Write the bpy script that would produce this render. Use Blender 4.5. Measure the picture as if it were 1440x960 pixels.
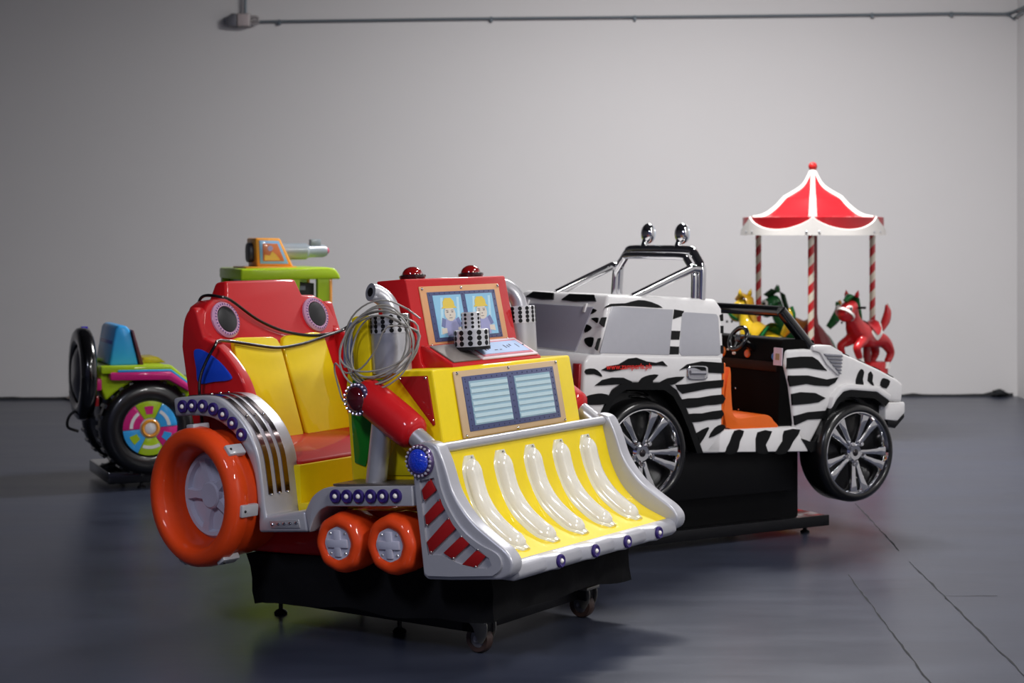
import bpy, bmesh, math, random
from mathutils import Vector, Matrix
from mathutils.geometry import tessellate_polygon
random.seed(7)
scene = bpy.context.scene
C = scene.collection
for _o in list(bpy.data.objects):
    bpy.data.objects.remove(_o)

# ---------------------------------------------------------------- camera
cam_d = bpy.data.cameras.new('camera')
cam_d.lens = 62.5
cam_d.sensor_width = 36.0
cam_d.shift_y = -155.0 / 1440.0
cam_d.clip_end = 100
cam_d.dof.use_dof = True
cam_d.dof.focus_distance = 6.35
cam_d.dof.aperture_fstop = 4.0
cam = bpy.data.objects.new('camera', cam_d)
cam.location = (0, 0, 1.45)
cam.rotation_euler = (math.radians(90), 0, 0)
C.objects.link(cam)
scene.camera = cam

# ---------------------------------------------------------------- world, lights, exposure
scene.view_settings.view_transform = 'Standard'
scene.view_settings.look = 'None'
scene.view_settings.exposure = 0.0
scene.view_settings.gamma = 1.0
scene.view_settings.use_curve_mapping = False
world = bpy.data.worlds.new('world')
scene.world = world
world.use_nodes = True
_bg = world.node_tree.nodes['Background']
_bg.inputs[0].default_value = (0.52, 0.55, 1.0, 1)
_bg.inputs[1].default_value = 0.16

def area_light(name, loc, sx, sy, power, color=(1, 1, 1), aim=None, spread=180):
    d = bpy.data.lights.new(name, 'AREA')
    d.shape = 'RECTANGLE'
    d.size, d.size_y, d.energy, d.color = sx, sy, power, color
    d.spread = math.radians(spread)
    o = bpy.data.objects.new(name, d)
    o.location = loc
    if aim:
        o.rotation_euler = (Vector(aim) - Vector(loc)).to_track_quat('-Z', 'Y').to_euler()
    C.objects.link(o)
    return o
area_light('ceiling_lamp_and_fill', (1.6, 11.4, 4.5), 1.8, .4, 385, (1, .985, .985))
area_light('ceiling_lamp_and_fill', (2.4, 6.2, 4.5), .4, 1.8, 100, (1, .985, .975))
area_light('ceiling_lamp_and_fill', (3.0, 1.4, 4.5), .4, 1.8, 300, (1, .985, .975))
area_light('ceiling_lamp_and_fill', (-2.4, 1.6, 4.5), .4, 1.8, 175, (.80, .83, 1))  # added bluish fill at front left, brightens the near sides of the rides

# ---------------------------------------------------------------- materials
def lin(h):
    h = h.lstrip('#')
    r = []
    for i in (0, 2, 4):
        v = int(h[i:i + 2], 16) / 255
        r.append(v / 12.92 if v <= .04045 else ((v + .055) / 1.055) ** 2.4)
    return (*r, 1)
MATS = {}
def mat(name, hexc, rough=.35, metal=0., coat=0., spec=.5, trans=0., emit=0., var=.04, bump=0., scale=40., sss=0.):
    if name in MATS:
        return MATS[name]
    m = bpy.data.materials.new(name)
    m.use_nodes = True
    nt = m.node_tree
    b = nt.nodes['Principled BSDF']
    col = lin(hexc)
    tc = nt.nodes.new('ShaderNodeTexCoord')
    nz = nt.nodes.new('ShaderNodeTexNoise')
    nz.inputs['Scale'].default_value = scale
    nz.inputs['Detail'].default_value = 4
    nt.links.new(tc.outputs['Object'], nz.inputs['Vector'])
    mx = nt.nodes.new('ShaderNodeMix')
    mx.data_type = 'RGBA'
    mx.inputs[6].default_value = tuple(max(0, c * (1 - var)) for c in col[:3]) + (1,)
    mx.inputs[7].default_value = tuple(min(1, c * (1 + var)) for c in col[:3]) + (1,)
    nt.links.new(nz.outputs['Fac'], mx.inputs[0])
    nt.links.new(mx.outputs[2], b.inputs['Base Color'])
    b.inputs['Roughness'].default_value = rough
    b.inputs['Metallic'].default_value = metal
    b.inputs['Coat Weight'].default_value = coat
    b.inputs['Coat Roughness'].default_value = .045
    b.inputs['Specular IOR Level'].default_value = spec
    b.inputs['Transmission Weight'].default_value = trans
    if sss:
        b.inputs['Subsurface Weight'].default_value = sss
        b.inputs['Subsurface Radius'].default_value = (.02, .02, .02)
    if emit:
        b.inputs['Emission Color'].default_value = col
        b.inputs['Emission Strength'].default_value = emit
    if bump:
        bp = nt.nodes.new('ShaderNodeBump')
        bp.inputs['Strength'].default_value = bump
        bp.inputs['Distance'].default_value = .01
        nt.links.new(nz.outputs['Fac'], bp.inputs['Height'])
        nt.links.new(bp.outputs['Normal'], b.inputs['Normal'])
    MATS[name] = m
    return m
def gloss(name, h, **k):
    return mat(name, h, rough=k.pop('rough', .55), coat=k.pop('coat', .5), spec=.2, **k)
RED = gloss('gloss_red', '#bf1017')
DRED = gloss('plate_red', '#9c1416')
YEL = gloss('gloss_yellow', '#f0d306')
DYEL = gloss('panel_yellow', '#c9b90c')
GREEN = gloss('gloss_green', '#0f7d1c')
BLUE = gloss('gloss_blue', '#1646c8')
ORANGE = gloss('gloss_orange_red', '#df4412')
SILVER = mat('silver_paint', '#b2b2b8', rough=.38, metal=.3, coat=.3)
PIPE = mat('brushed_pipe', '#c2c2c6', rough=.3, metal=.6, coat=.2)
CHROME = mat('chrome', '#d8d8da', rough=.06, metal=1.0, var=0)
DCHROME = mat('dark_chrome', '#8a8080', rough=.14, metal=1.0, var=0)
HUBGREY = gloss('hub_grey', '#b9b9c8', coat=.5)
BLACK = mat('black_rubber', '#0b0b0d', rough=.5, spec=.3)
GBLACK = mat('gloss_black', '#08080a', rough=.18, coat=.6)
CLOTH = mat('black_cloth', '#0c0c0e', rough=.85, bump=.5, scale=14, spec=.2)
STEEL = mat('dark_steel', '#1c1c1f', rough=.45, metal=.6)
PURPLE = gloss('purple_plastic', '#2f1e66')
LED = mat('clear_bulb', '#f0ece2', rough=.15, coat=.8)
BUFF = mat('beige_frame', '#c9ac86', rough=.4)
PEACH = mat('peach_frame', '#d9a070', rough=.4)
NAVY = mat('slate_frame', '#4b5278', rough=.4)
PALEBLUE = mat('pale_blue_pane', '#a3c6da', rough=.2, coat=.6)
SKYB = mat('sky_blue_print', '#8cc4e2', rough=.2, coat=.6)
WHITE = gloss('gloss_white', '#e6e4e2')
IVORY = mat('milky_tube', '#e6e1d2', rough=.16, coat=.8, sss=.3)
IVORYB = mat('milky_flange', '#ddd7ba', rough=.2, coat=.7)

# ---------------------------------------------------------------- geometry helpers
M = Matrix.Identity(4)          # frame of the body being built
def pitch_matrix(deg, pz):      # nose up positive, pivot at (0, 0, pz)
    return Matrix.Translation((0, 0, pz)) @ Matrix.Rotation(math.radians(-deg), 4, 'Y') @ Matrix.Translation((0, 0, -pz))
def setM(m):
    global M
    M = m
def thing(name, label, cat, loc=(0, 0, 0), rz=0, group=None):
    o = bpy.data.objects.new(name, None)
    o.empty_display_size = .1
    o.location = loc
    o.rotation_euler = (0, 0, math.radians(rz))
    C.objects.link(o)
    return tag(o, label, cat, group)
def tag(o, label, cat, group=None):
    o['label'] = label
    o['category'] = cat
    if group:
        o['group'] = group
    return o
def part(name, geo, m, parent=None, bevel=0., seg=2, ang=38, smooth=True, label=None, kind=None):
    V, F = geo
    me = bpy.data.meshes.new(name)
    bm = bmesh.new()
    vs = [bm.verts.new(M @ Vector(v)) for v in V]
    for f in F:
        try:
            bm.faces.new([vs[i] for i in f])
        except ValueError:
            pass
    bmesh.ops.remove_doubles(bm, verts=bm.verts, dist=1e-5)
    bmesh.ops.recalc_face_normals(bm, faces=bm.faces)
    if bevel:
        es = [e for e in bm.edges if len(e.link_faces) == 2 and e.calc_face_angle(0) > math.radians(28)]
        bmesh.ops.bevel(bm, geom=es, offset=bevel, segments=seg, affect='EDGES', profile=.5, clamp_overlap=True)
    bm.to_mesh(me)
    bm.free()
    if smooth:
        me.polygons.foreach_set('use_smooth', [True] * len(me.polygons))
        me.set_sharp_from_angle(angle=math.radians(ang))
    me.materials.append(m)
    o = bpy.data.objects.new(name, me)
    C.objects.link(o)
    if parent:
        o.parent = parent
    if label:
        o['label'] = label
    if kind:
        o['kind'] = kind
    return o
def join(*gs):
    V, F = [], []
    for v, f in gs:
        n = len(V)
        V += list(v)
        F += [tuple(i + n for i in q) for q in f]
    return V, F
def prism(pts, pl, a, b):
    g = {'xz': lambda u, v, w: (u, w, v), 'yz': lambda u, v, w: (w, u, v), 'xy': lambda u, v, w: (u, v, w)}[pl]
    n = len(pts)
    V = [g(u, v, a) for u, v in pts] + [g(u, v, b) for u, v in pts]
    F = [tuple(range(n)), tuple(range(n, 2 * n))] + [(i, (i + 1) % n, n + (i + 1) % n, n + i) for i in range(n)]
    return V, F
def prism_hole(outer, hole, pl, a, b):
    g = {'xz': lambda u, v, w: (u, w, v), 'yz': lambda u, v, w: (w, u, v), 'xy': lambda u, v, w: (u, v, w)}[pl]
    P = list(outer) + list(hole)
    tri = tessellate_polygon([[Vector((u, v, 0)) for u, v in outer], [Vector((u, v, 0)) for u, v in hole]])
    n, no, nh = len(P), len(outer), len(hole)
    V = [g(u, v, a) for u, v in P] + [g(u, v, b) for u, v in P]
    F = [tuple(t) for t in tri] + [tuple(i + n for i in t) for t in tri]
    F += [(i, (i + 1) % no, n + (i + 1) % no, n + i) for i in range(no)]
    F += [(no + i, no + (i + 1) % nh, n + no + (i + 1) % nh, n + no + i) for i in range(nh)]
    return V, F
def box(x0, x1, y0, y1, z0, z1):
    return prism([(x0, y0), (x1, y0), (x1, y1), (x0, y1)], 'xy', z0, z1)
def loft(rings, cap=True, closed=True):
    n = len(rings[0])
    V = [p for r in rings for p in r]
    F = []
    for k in range(len(rings) - 1):
        for i in range(n if closed else n - 1):
            j = (i + 1) % n
            F.append((k * n + i, k * n + j, (k + 1) * n + j, (k + 1) * n + i))
    if cap:
        F += [tuple(range(n)), tuple(range((len(rings) - 1) * n, len(rings) * n))]
    return V, F
def crv(pts, n=6, closed=False):
    pts = [Vector(p) for p in pts]
    N = len(pts)
    out = []
    for i in range(N if closed else N - 1):
        if closed:
            p0, p1, p2, p3 = (pts[(i + k) % N] for k in (-1, 0, 1, 2))
        else:
            p1, p2 = pts[i], pts[i + 1]
            p0 = pts[i - 1] if i else p1 * 2 - p2
            p3 = pts[i + 2] if i + 2 < N else p2 * 2 - p1
        for k in range(n):
            t = k / n
            out.append(.5 * ((2 * p1) + (p2 - p0) * t + (2 * p0 - 5 * p1 + 4 * p2 - p3) * t * t + (3 * p1 - p0 - 3 * p2 + p3) * t ** 3))
    if not closed:
        out.append(pts[-1])
    return [tuple(p) for p in out]
def basis(ax):
    ax = Vector(ax).normalized()
    h = Vector((0, 0, 1)) if abs(ax.z) < .9 else Vector((1, 0, 0))
    u = h.cross(ax).normalized()
    return u, ax.cross(u), ax
def lathe(prof, c=(0, 0, 0), axis=(0, 0, 1), n=24, wave=0., nw=8, ph=0.):
    u, v, w = basis(axis)
    c = Vector(c)
    V, F = [], []
    for r, h in prof:
        for k in range(n):
            t = 2 * math.pi * k / n
            rr = r * (1 + wave * math.cos(nw * t + ph))
            V.append(tuple(c + w * h + u * rr * math.cos(t) + v * rr * math.sin(t)))
    for i in range(len(prof) - 1):
        for k in range(n):
            j = (k + 1) % n
            F.append((i * n + k, i * n + j, (i + 1) * n + j, (i + 1) * n + k))
    if prof[0][0] > 1e-6:
        F.append(tuple(range(n)))
    if prof[-1][0] > 1e-6:
        F.append(tuple(range((len(prof) - 1) * n, len(prof) * n)))
    return V, F
def ring(prof, c, axis, n=32, wave=0., nw=8):   # closed section revolved: torus-like, no caps
    V, F = lathe(prof + [prof[0]], c, axis, n, wave, nw)
    return V, [f for f in F if len(f) == 4]
def tube(path, r, n=10, closed=False):
    P = [Vector(p) for p in path]
    N = len(P)
    rs = r if isinstance(r, (list, tuple)) else [r] * N
    T = []
    for i in range(N):
        a = P[i - 1] if (i or closed) else P[i]
        b = P[(i + 1) % N] if (i < N - 1 or closed) else P[i]
        T.append((b - a).normalized())
    u = basis(T[0])[0]
    V, F = [], []
    for i in range(N):
        if i:
            u = (u - T[i] * u.dot(T[i])).normalized()
        v = T[i].cross(u)
        for k in range(n):
            t = 2 * math.pi * k / n
            V.append(tuple(P[i] + (u * math.cos(t) + v * math.sin(t)) * rs[i]))
    for i in range(N if closed else N - 1):
        a, b = i * n, ((i + 1) % N) * n
        for k in range(n):
            F.append((a + k, a + (k + 1) % n, b + (k + 1) % n, b + k))
    if not closed:
        F += [tuple(range(n)), tuple(range((N - 1) * n, N * n))]
    return V, F
def ball(c, r, n=16, m=10):
    rx, ry, rz = r if isinstance(r, (list, tuple)) else (r, r, r)
    V, F = lathe([(math.sin(math.pi * i / m), -math.cos(math.pi * i / m)) for i in range(m + 1)], n=n)
    return [(c[0] + x * rx, c[1] + y * ry, c[2] + z * rz) for x, y, z in V], F
def dome(c, axis, r, h, n=20, m=5):
    return lathe([(r * math.cos(math.pi / 2 * i / m), h * math.sin(math.pi / 2 * i / m)) for i in range(m)] + [(1e-7, h)], c, axis, n)
def panel(pts, t, flip=1):      # 3D polygon given thickness along its normal
    P = [Vector(p) for p in pts]
    nrm = Vector((0, 0, 0))
    for i in range(len(P)):
        nrm += P[i].cross(P[(i + 1) % len(P)])
    nrm = nrm.normalized() * flip * t
    n = len(P)
    return [tuple(p) for p in P] + [tuple(p + nrm) for p in P], [tuple(range(n)), tuple(range(n, 2 * n))] + [(i, (i + 1) % n, n + (i + 1) % n, n + i) for i in range(n)]
def circ(u, v, r, n=16, ru=None):
    return [(u + (ru or r) * math.cos(2 * math.pi * k / n), v + r * math.sin(2 * math.pi * k / n)) for k in range(n)]
def mirror(geo):
    V, F = geo
    return [(x, -y, z) for x, y, z in V], F
def text_geo(s, size, fn):      # flat letters mapped to 3D by fn(u, v)
    cu = bpy.data.curves.new('t', 'FONT')
    cu.body = s
    cu.size = size
    cu.offset = .0007
    ob = bpy.data.objects.new('t', cu)
    C.objects.link(ob)
    dg = bpy.context.evaluated_depsgraph_get()
    me = ob.evaluated_get(dg).to_mesh()
    V = [fn(v.co.x, v.co.y) for v in me.vertices]
    F = [tuple(p.vertices) for p in me.polygons]
    bpy.data.objects.remove(ob)
    return V, F
def struct(name, geo, m, parent=None, **k):
    o = part(name, geo, m, parent, **k)
    if not parent:
        o['kind'] = 'structure'
    return o

# ---------------------------------------------------------------- room
def wall_mat(name, hexc):
    m = mat(name, hexc, rough=.75, var=.02, scale=1.2, spec=.25)
    return m
WALL = wall_mat('painted_wall', '#cfcdcd')
def floor_mat():
    m = bpy.data.materials.new('painted_concrete')
    m.use_nodes = True
    nt = m.node_tree
    b = nt.nodes['Principled BSDF']
    tc = nt.nodes.new('ShaderNodeTexCoord')
    mp = nt.nodes.new('ShaderNodeMapping')
    mp.inputs['Scale'].default_value = (.35, 1.3, 1)
    nt.links.new(tc.outputs['Object'], mp.inputs['Vector'])
    n1 = nt.nodes.new('ShaderNodeTexNoise')
    n1.inputs['Scale'].default_value = 2.2
    n1.inputs['Detail'].default_value = 9
    n1.inputs['Roughness'].default_value = .62
    nt.links.new(mp.outputs[0], n1.inputs['Vector'])
    r1 = nt.nodes.new('ShaderNodeValToRGB')
    r1.color_ramp.elements[0].position = .3
    r1.color_ramp.elements[0].color = lin('#2c303e')
    r1.color_ramp.elements[1].position = .72
    r1.color_ramp.elements[1].color = lin('#3a3f4e')
    nt.links.new(n1.outputs['Fac'], r1.inputs[0])
    n2 = nt.nodes.new('ShaderNodeTexNoise')       # pale scuffs
    n2.inputs['Scale'].default_value = 9
    n2.inputs['Detail'].default_value = 6
    n2.inputs['Roughness'].default_value = .8
    nt.links.new(mp.outputs[0], n2.inputs['Vector'])
    r2 = nt.nodes.new('ShaderNodeValToRGB')
    r2.color_ramp.elements[0].position = .66
    r2.color_ramp.elements[0].color = (0, 0, 0, 1)
    r2.color_ramp.elements[1].position = .8
    r2.color_ramp.elements[1].color = (.5, .5, .5, 1)
    nt.links.new(n2.outputs['Fac'], r2.inputs[0])
    mx = nt.nodes.new('ShaderNodeMix')
    mx.data_type = 'RGBA'
    nt.links.new(r2.outputs[0], mx.inputs[0])
    nt.links.new(r1.outputs[0], mx.inputs[6])
    mx.inputs[7].default_value = lin('#6c7280')
    nt.links.new(mx.outputs[2], b.inputs['Base Color'])
    rr = nt.nodes.new('ShaderNodeMapRange')
    b.inputs['Specular IOR Level'].default_value = .34
    rr.inputs[3].default_value = .24
    rr.inputs[4].default_value = .38
    nt.links.new(n1.outputs['Fac'], rr.inputs[0])
    nt.links.new(rr.outputs[0], b.inputs['Roughness'])
    bp = nt.nodes.new('ShaderNodeBump')
    bp.inputs['Strength'].default_value = .12
    bp.inputs['Distance'].default_value = .01
    nt.links.new(n1.outputs['Fac'], bp.inputs['Height'])
    nt.links.new(bp.outputs[0], b.inputs['Normal'])
    return m
FLOOR = floor_mat()
WA, WB = Vector((-9, 15.12, 0)), Vector((4.44, 15.625, 0))
floor_o = struct('floor', prism([(-9, -5), (4.44, -5), (4.44, 15.63), (-9, 15.13)], 'xy', -.1, 0), FLOOR, smooth=False)
struct('wall_back', prism([(-9, 15.122), (4.44, 15.625), (4.44, 15.9), (-9, 15.4)], 'xy', -.1, 5.3), WALL, smooth=False)
struct('wall_right', prism([(4.44, -5), (4.7, -5), (4.7, 15.9), (4.44, 15.9)], 'xy', -.1, 5.3), WALL, smooth=False)
struct('wall_left', prism([(-9.3, -5), (-9, -5), (-9, 15.4), (-9.3, 15.4)], 'xy', -.1, 5.3), wall_mat('grey_wall', '#6f6f76'), smooth=False)
struct('ceiling', prism([(-9, -5), (4.44, -5), (4.44, 15.6), (-9, 15.1)], 'xy', 5.3, 5.4), mat('ceiling_grey', '#5e5e64', rough=.9), smooth=False)
GROOVE = mat('dark_joint', '#15171b', rough=.9)
def groove(x0, y0, x1, y1, w=.006):
    a, b = Vector((x0, y0)), Vector((x1, y1))
    d = (b - a).normalized()
    nn = Vector((-d.y, d.x)) * w
    N = max(2, int((b - a).length / .06))
    L, R = [], []
    for i in range(N + 1):
        p = a + (b - a) * i / N + nn * random.uniform(-.7, .7)
        q = nn * random.uniform(.3, 1.1)
        L.append(p + q)
        R.append(p - q)
    pts = [(p.x, p.y) for p in L + R[::-1]]
    V = [(p.x, p.y, .0012) for p in L] + [(p.x, p.y, .0012) for p in R]
    F = [(i, i + 1, N + 2 + i, N + 1 + i) for i in range(N)]
    return V, F
for g_ in ((1.42, 7.505, 1.32, 5.2), (1.83, 9.465, 1.757, 8.056), (1.745, 7.8, 1.65, 5.2), (1.71, 7.066, 1.93, 7.07)):
    part('floor_joint', groove(*g_, w=.003 if g_[0] == 1.71 else .0042), GROOVE, floor_o, smooth=False)
def wall_y(x):
    return 15.122 + (x + 9) * (15.625 - 15.122) / 13.44
# dark strip where the wall meets the floor, ragged towards the right corner
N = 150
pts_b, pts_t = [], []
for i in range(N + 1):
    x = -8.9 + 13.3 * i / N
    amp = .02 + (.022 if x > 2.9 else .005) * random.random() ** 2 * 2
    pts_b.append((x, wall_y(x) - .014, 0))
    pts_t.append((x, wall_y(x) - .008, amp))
foot_strip = struct('wall_foot_strip', (pts_b + pts_t, [(i, i + 1, N + 2 + i, N + 1 + i) for i in range(N)]), mat('joint_line_dark', '#2a2b2e', rough=.95, var=.3, scale=20), smooth=False)
for i in range(2):      # crumbled plaster at the foot of the wall
    cx, s = (-3.72, 1.0) if i == 0 else (4.27, .8)
    V, F = ball((0, 0, 0), 1, 12, 8)
    V = [(cx + s * .09 * x * (1 + .35 * math.sin(5 * z + 3 * x)), wall_y(cx) - .06 + .05 * y, .035 + s * .035 * z * (1 + .3 * math.cos(7 * x + 4 * y))) for x, y, z in V]
    o = part('plaster_chunk', (V, F), mat('crumbled_plaster', '#9f938b' if i == 0 else '#6d6a68', rough=.95, bump=.6, scale=30) if i == 0 else GROOVE, None)
    tag(o, ['pale crumbled plaster chunk at foot of wall behind black spare tyre', 'dark broken plaster chunk in the far right corner of the floor'][i], 'rubble')

# conduit, box, straps
CON = mat('conduit_grey', '#6d767d', rough=.45, metal=.35)
def on_wall(x, z, off=.03):
    return (x, wall_y(x) - off, z)
RUN = [on_wall(*q) for q in ((-2.18, 3.258), (-.49, 3.29), (1.114, 3.313), (2.984, 3.34), (3.861, 3.356), (4.309, 3.355))]
cond = thing('wall_conduit', 'thin grey metal conduit running along the top of the back wall', 'conduit', RUN[0])
setM(Matrix.Translation(-Vector(RUN[0])))
part('pipe', tube(RUN, .011, 8), CON, cond)
for q in ((-2.01, 3.261), (-.18, 3.295), (1.07, 3.312), (3.15, 3.343), (3.85, 3.356)):
    p = Vector(on_wall(*q, .022))
    part('strap', join(box(p.x - .012, p.x + .012, p.y - .014, p.y + .02, p.z - .03, p.z + .016)), CON, cond, bevel=.003)
e = Vector(RUN[-1])
part('branch', tube(crv([e, e + Vector((.05, 0, .008)), (4.40, e.y + .01, e.z + .02), (4.415, e.y - .1, e.z + .028), (4.415, 13.5, e.z + .03)], 4), .010, 8), CON, cond)
part('branch', tube(crv([e, e + Vector((.05, 0, -.012)), (4.405, e.y + .01, e.z - .045), (4.415, e.y - .05, e.z - .02), (4.415, 14.6, e.z + .02)], 4), .008, 8), CON, cond)
setM(Matrix.Identity(4))
bx = Vector(on_wall(-2.309, 3.2645, .05))
jb = thing('junction_box', 'grey metal junction box with conduit at upper left of back wall', 'junction box', bx)
LG = mat('box_grey', '#a9a4a4', rough=.4, metal=.3)
part('box_body', box(-.055, .055, -.05, .05, -.055, .06), LG, jb, bevel=.008)
part('angled_lobe', prism([(-.055, .055), (-.10, .06), (-.155, .02), (-.15, -.045), (-.055, -.06)], 'xz', -.045, .045), mat('lobe_grey', '#74747a', rough=.4, metal=.4), jb, bevel=.01)
part('cover_plate', prism([(-.05, -.05), (.05, -.05), (.05, .05), (-.05, .05)], 'xz', -.058, -.05), mat('cover_grey', '#b5a9a9', rough=.4), jb, bevel=.004)
for dz in (-.03, .0, .032):
    part('connector', tube([(.05, 0, dz), (.10, 0, dz), (.125, 0, dz * .6)], .013, 10), LG, jb)
part('vertical_pipe', tube([(.01, 0, .05), (.01, .0, 1.98)], .014, 10), CON, jb)

# ================================================================ bulldozer ride
BD = thing('bulldozer_ride', 'red and yellow bulldozer kiddie ride with silver scoop, nearest of the rides', 'kiddie ride', (.0925, 6.393, 0), -33.9)
# --- base, casters, feet (not tilted)
part('base_frame', join(box(-1.0, .02, -.36, -.30, .07, .12), box(-1.0, .02, .30, .36, .07, .12), box(-1.0, -.94, -.36, .36, .07, .12), box(-.08, -.02, -.36, .36, .07, .12), box(-.75, -.25, -.3, .3, .09, .2)), STEEL, BD, bevel=.004)
for sy in (-1, 1):
    c = (-.02, sy * .336, .049)
    ca = part('caster', join(prism(crv([(-.055, .115), (.02, .118), (.03, .08), (.012, .04), (-.008, .045), (-.03, .09)], 3, True), 'xz', c[1] - .03, c[1] - .024),
                             prism(crv([(-.055, .115), (.02, .118), (.03, .08), (.012, .04), (-.008, .045), (-.03, .09)], 3, True), 'xz', c[1] + .024, c[1] + .03),
                             box(-.09, .03, c[1] - .045, c[1] + .045, .11, .122)), mat('caster_zinc', '#8c8a82', rough=.35, metal=.8), BD, bevel=.002)
    part('caster_wheel', ring([(.030, -.018), (.044, -.018), (.049, -.010), (.049, .010), (.044, .018), (.030, .018)], c, (0, 1, 0), 28), mat('caster_tread', '#3a2a26', rough=.5), ca)
    part('caster_hub', lathe([(.0001, -.016), (.012, -.022), (.013, -.014), (.031, -.012), (.031, .012), (.012, .016), (.0001, .02)], c, (0, 1, 0), 20), mat('caster_hub_grey', '#7d7d82', rough=.3, metal=.4), ca)
for x, y in ((-1.0, -.25), (-.433, -.25), (-1.0, .25)):
    part('levelling_foot', lathe([(.0001, 0), (.024, 0), (.026, .006), (.02, .014), (.008, .02), (.008, .11), (.0001, .11)], (x, y, 0), n=16), STEEL, BD)
setM(pitch_matrix(4, .2))
# --- cloth skirt
def skirt(x0, x1, hy, zt):
    rings = []
    per = []
    for k in range(26): per.append((x0 + (x1 - x0) * k / 26, -hy, (0, -1)))
    for k in range(18): per.append((x1, -hy + 2 * hy * k / 18, (1, 0)))
    for k in range(26): per.append((x1 - (x1 - x0) * k / 26, hy, (0, 1)))
    for k in range(18): per.append((x0, hy - 2 * hy * k / 18, (-1, 0)))
    for j, f in enumerate((0, .25, .5, .75, 1)):
        r = []
        for i, (x, y, nn) in enumerate(per):
            zb = .140 + .006 * math.sin(i * .7) + .012 * math.sin(i * .23)
            w = (.008 * math.sin(i * .9 + j * 1.7) + .006 * math.sin(i * 1.7 - j)) * (1 if 0 < j < 4 else .3) - (.03 * (1 - f) if x < -.9 else 0)
            r.append((x + nn[0] * w, y + nn[1] * w, zb + (zt - zb) * f))
        rings.append(r)
    return loft(rings, cap=False)
part('cloth_skirt', skirt(-.98, .12, .455, .33), CLOTH, BD, ang=80)
part('skirt_top', box(-.96, .1, -.44, .44, .315, .33), CLOTH, BD)
# --- red chassis
part('chassis', prism([(-1.10, .34), (-.10, .31), (-.08, .50), (-.55, .50), (-.60, .43), (-.78, .42), (-1.10, .46)], 'xz', -.45, .45), RED, BD, bevel=.015)
# --- scoop blade
prof = crv([(-.012, .722), (.0, .66), (.022, .56), (.068, .47), (.145, .402), (.262, .345)], 6)
back = [(x - .03, z - .02) for x, z in prof]
scoop = part('scoop', prism(prof + back[::-1], 'xz', -.535, .535), YEL, BD)
part('scoop_rim', tube([(-.01, -.53, .722), (-.01, .53, .722)], .017, 12), SILVER, scoop)
part('scoop_back', prism([(-.10, .70), (-.02, .70), (-.005, .60), (.03, .50), (.10, .41), (.20, .35), (.235, .30), (-.06, .30)], 'xz', -.53, .53), YEL, BD, bevel=.01)
part('scoop_lip', prism([(.20, .352), (.262, .352), (.283, .34), (.286, .305), (.262, .288), (.20, .292)], 'xz', -.535, .535), SILVER, BD, bevel=.008)
def dotlight(c, ax, par, r=.024):
    lr = part('light_ring', lathe([(.0001, 0), (r, 0), (r, .007), (r * .82, .011), (r * .5, .009), (.0001, .006)], c, ax, 20), PURPLE, par)
    part('light_bulb', dome(Vector(c) + Vector(ax).normalized() * .006, ax, r * .40, .009, 12, 3), LED, lr)
for y in (-.319, -.094, .125, .353):
    pod = part('lamp_pod', loft([[(.25, y - .10, .288), (.25, y - .10, .352), (.25, y + .03, .352), (.25, y + .03, .288)],
                                 [(.288, y - .045, .298), (.288, y - .045, .346), (.288, y + .026, .352), (.288, y + .026, .292)],
                                 [(.306, y - .024, .302), (.306, y - .024, .346), (.306, y + .022, .346), (.306, y + .022, .302)]]), SILVER, BD, bevel=.006)
    dotlight((.306, y, .324), (1, 0, 0), pod, .023)
# scoop side plates
contour = crv([(-.092, .70), (-.072, .735), (-.034, .75), (.012, .738), (.036, .70), (.052, .655), (.072, .59), (.108, .53), (.156, .478), (.222, .43), (.272, .395), (.296, .36), (.286, .322), (.245, .301)], 4)
plate = contour + [(.05, .292), (-.050, .290), (-.068, .303), (-.076, .44), (-.085, .54)]
inset = crv([(-.076, .705), (-.062, .728), (-.036, .736), (-.002, .724), (.012, .69), (.022, .645), (.036, .585), (.066, .52), (.11, .462), (.172, .418), (.24, .388), (.258, .362), (.252, .335), (.222, .315)], 4) + [(.05, .306), (-.042, .305), (-.054, .316), (-.062, .44), (-.07, .54)]
recess = [(-.055, .62), (-.038, .374), (.02, .376), (.055, .362), (.091, .349), (.162, .337), (.205, .338), (.221, .350), (.211, .372), (.16, .400), (.109, .437), (.068, .485), (.035, .545), (.014, .605), (.007, .632)]
chev = [[(-.011, .628), (.011, .589), (-.041, .551), (-.048, .59)], [(.024, .562), (.043, .528), (-.038, .468), (-.041, .507)], [(.06, .504), (.084, .465), (-.029, .377), (-.038, .418)],
        [(.107, .444), (.138, .418), (.065, .363), (.027, .383)], [(.169, .402), (.203, .382), (.156, .339), (.1, .347)]]
JEWEL = mat('clear_jewel', '#dcd6e4', rough=.08, metal=.6, coat=1)
def flip(g, s):
    return mirror(g) if s > 0 else g
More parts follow.
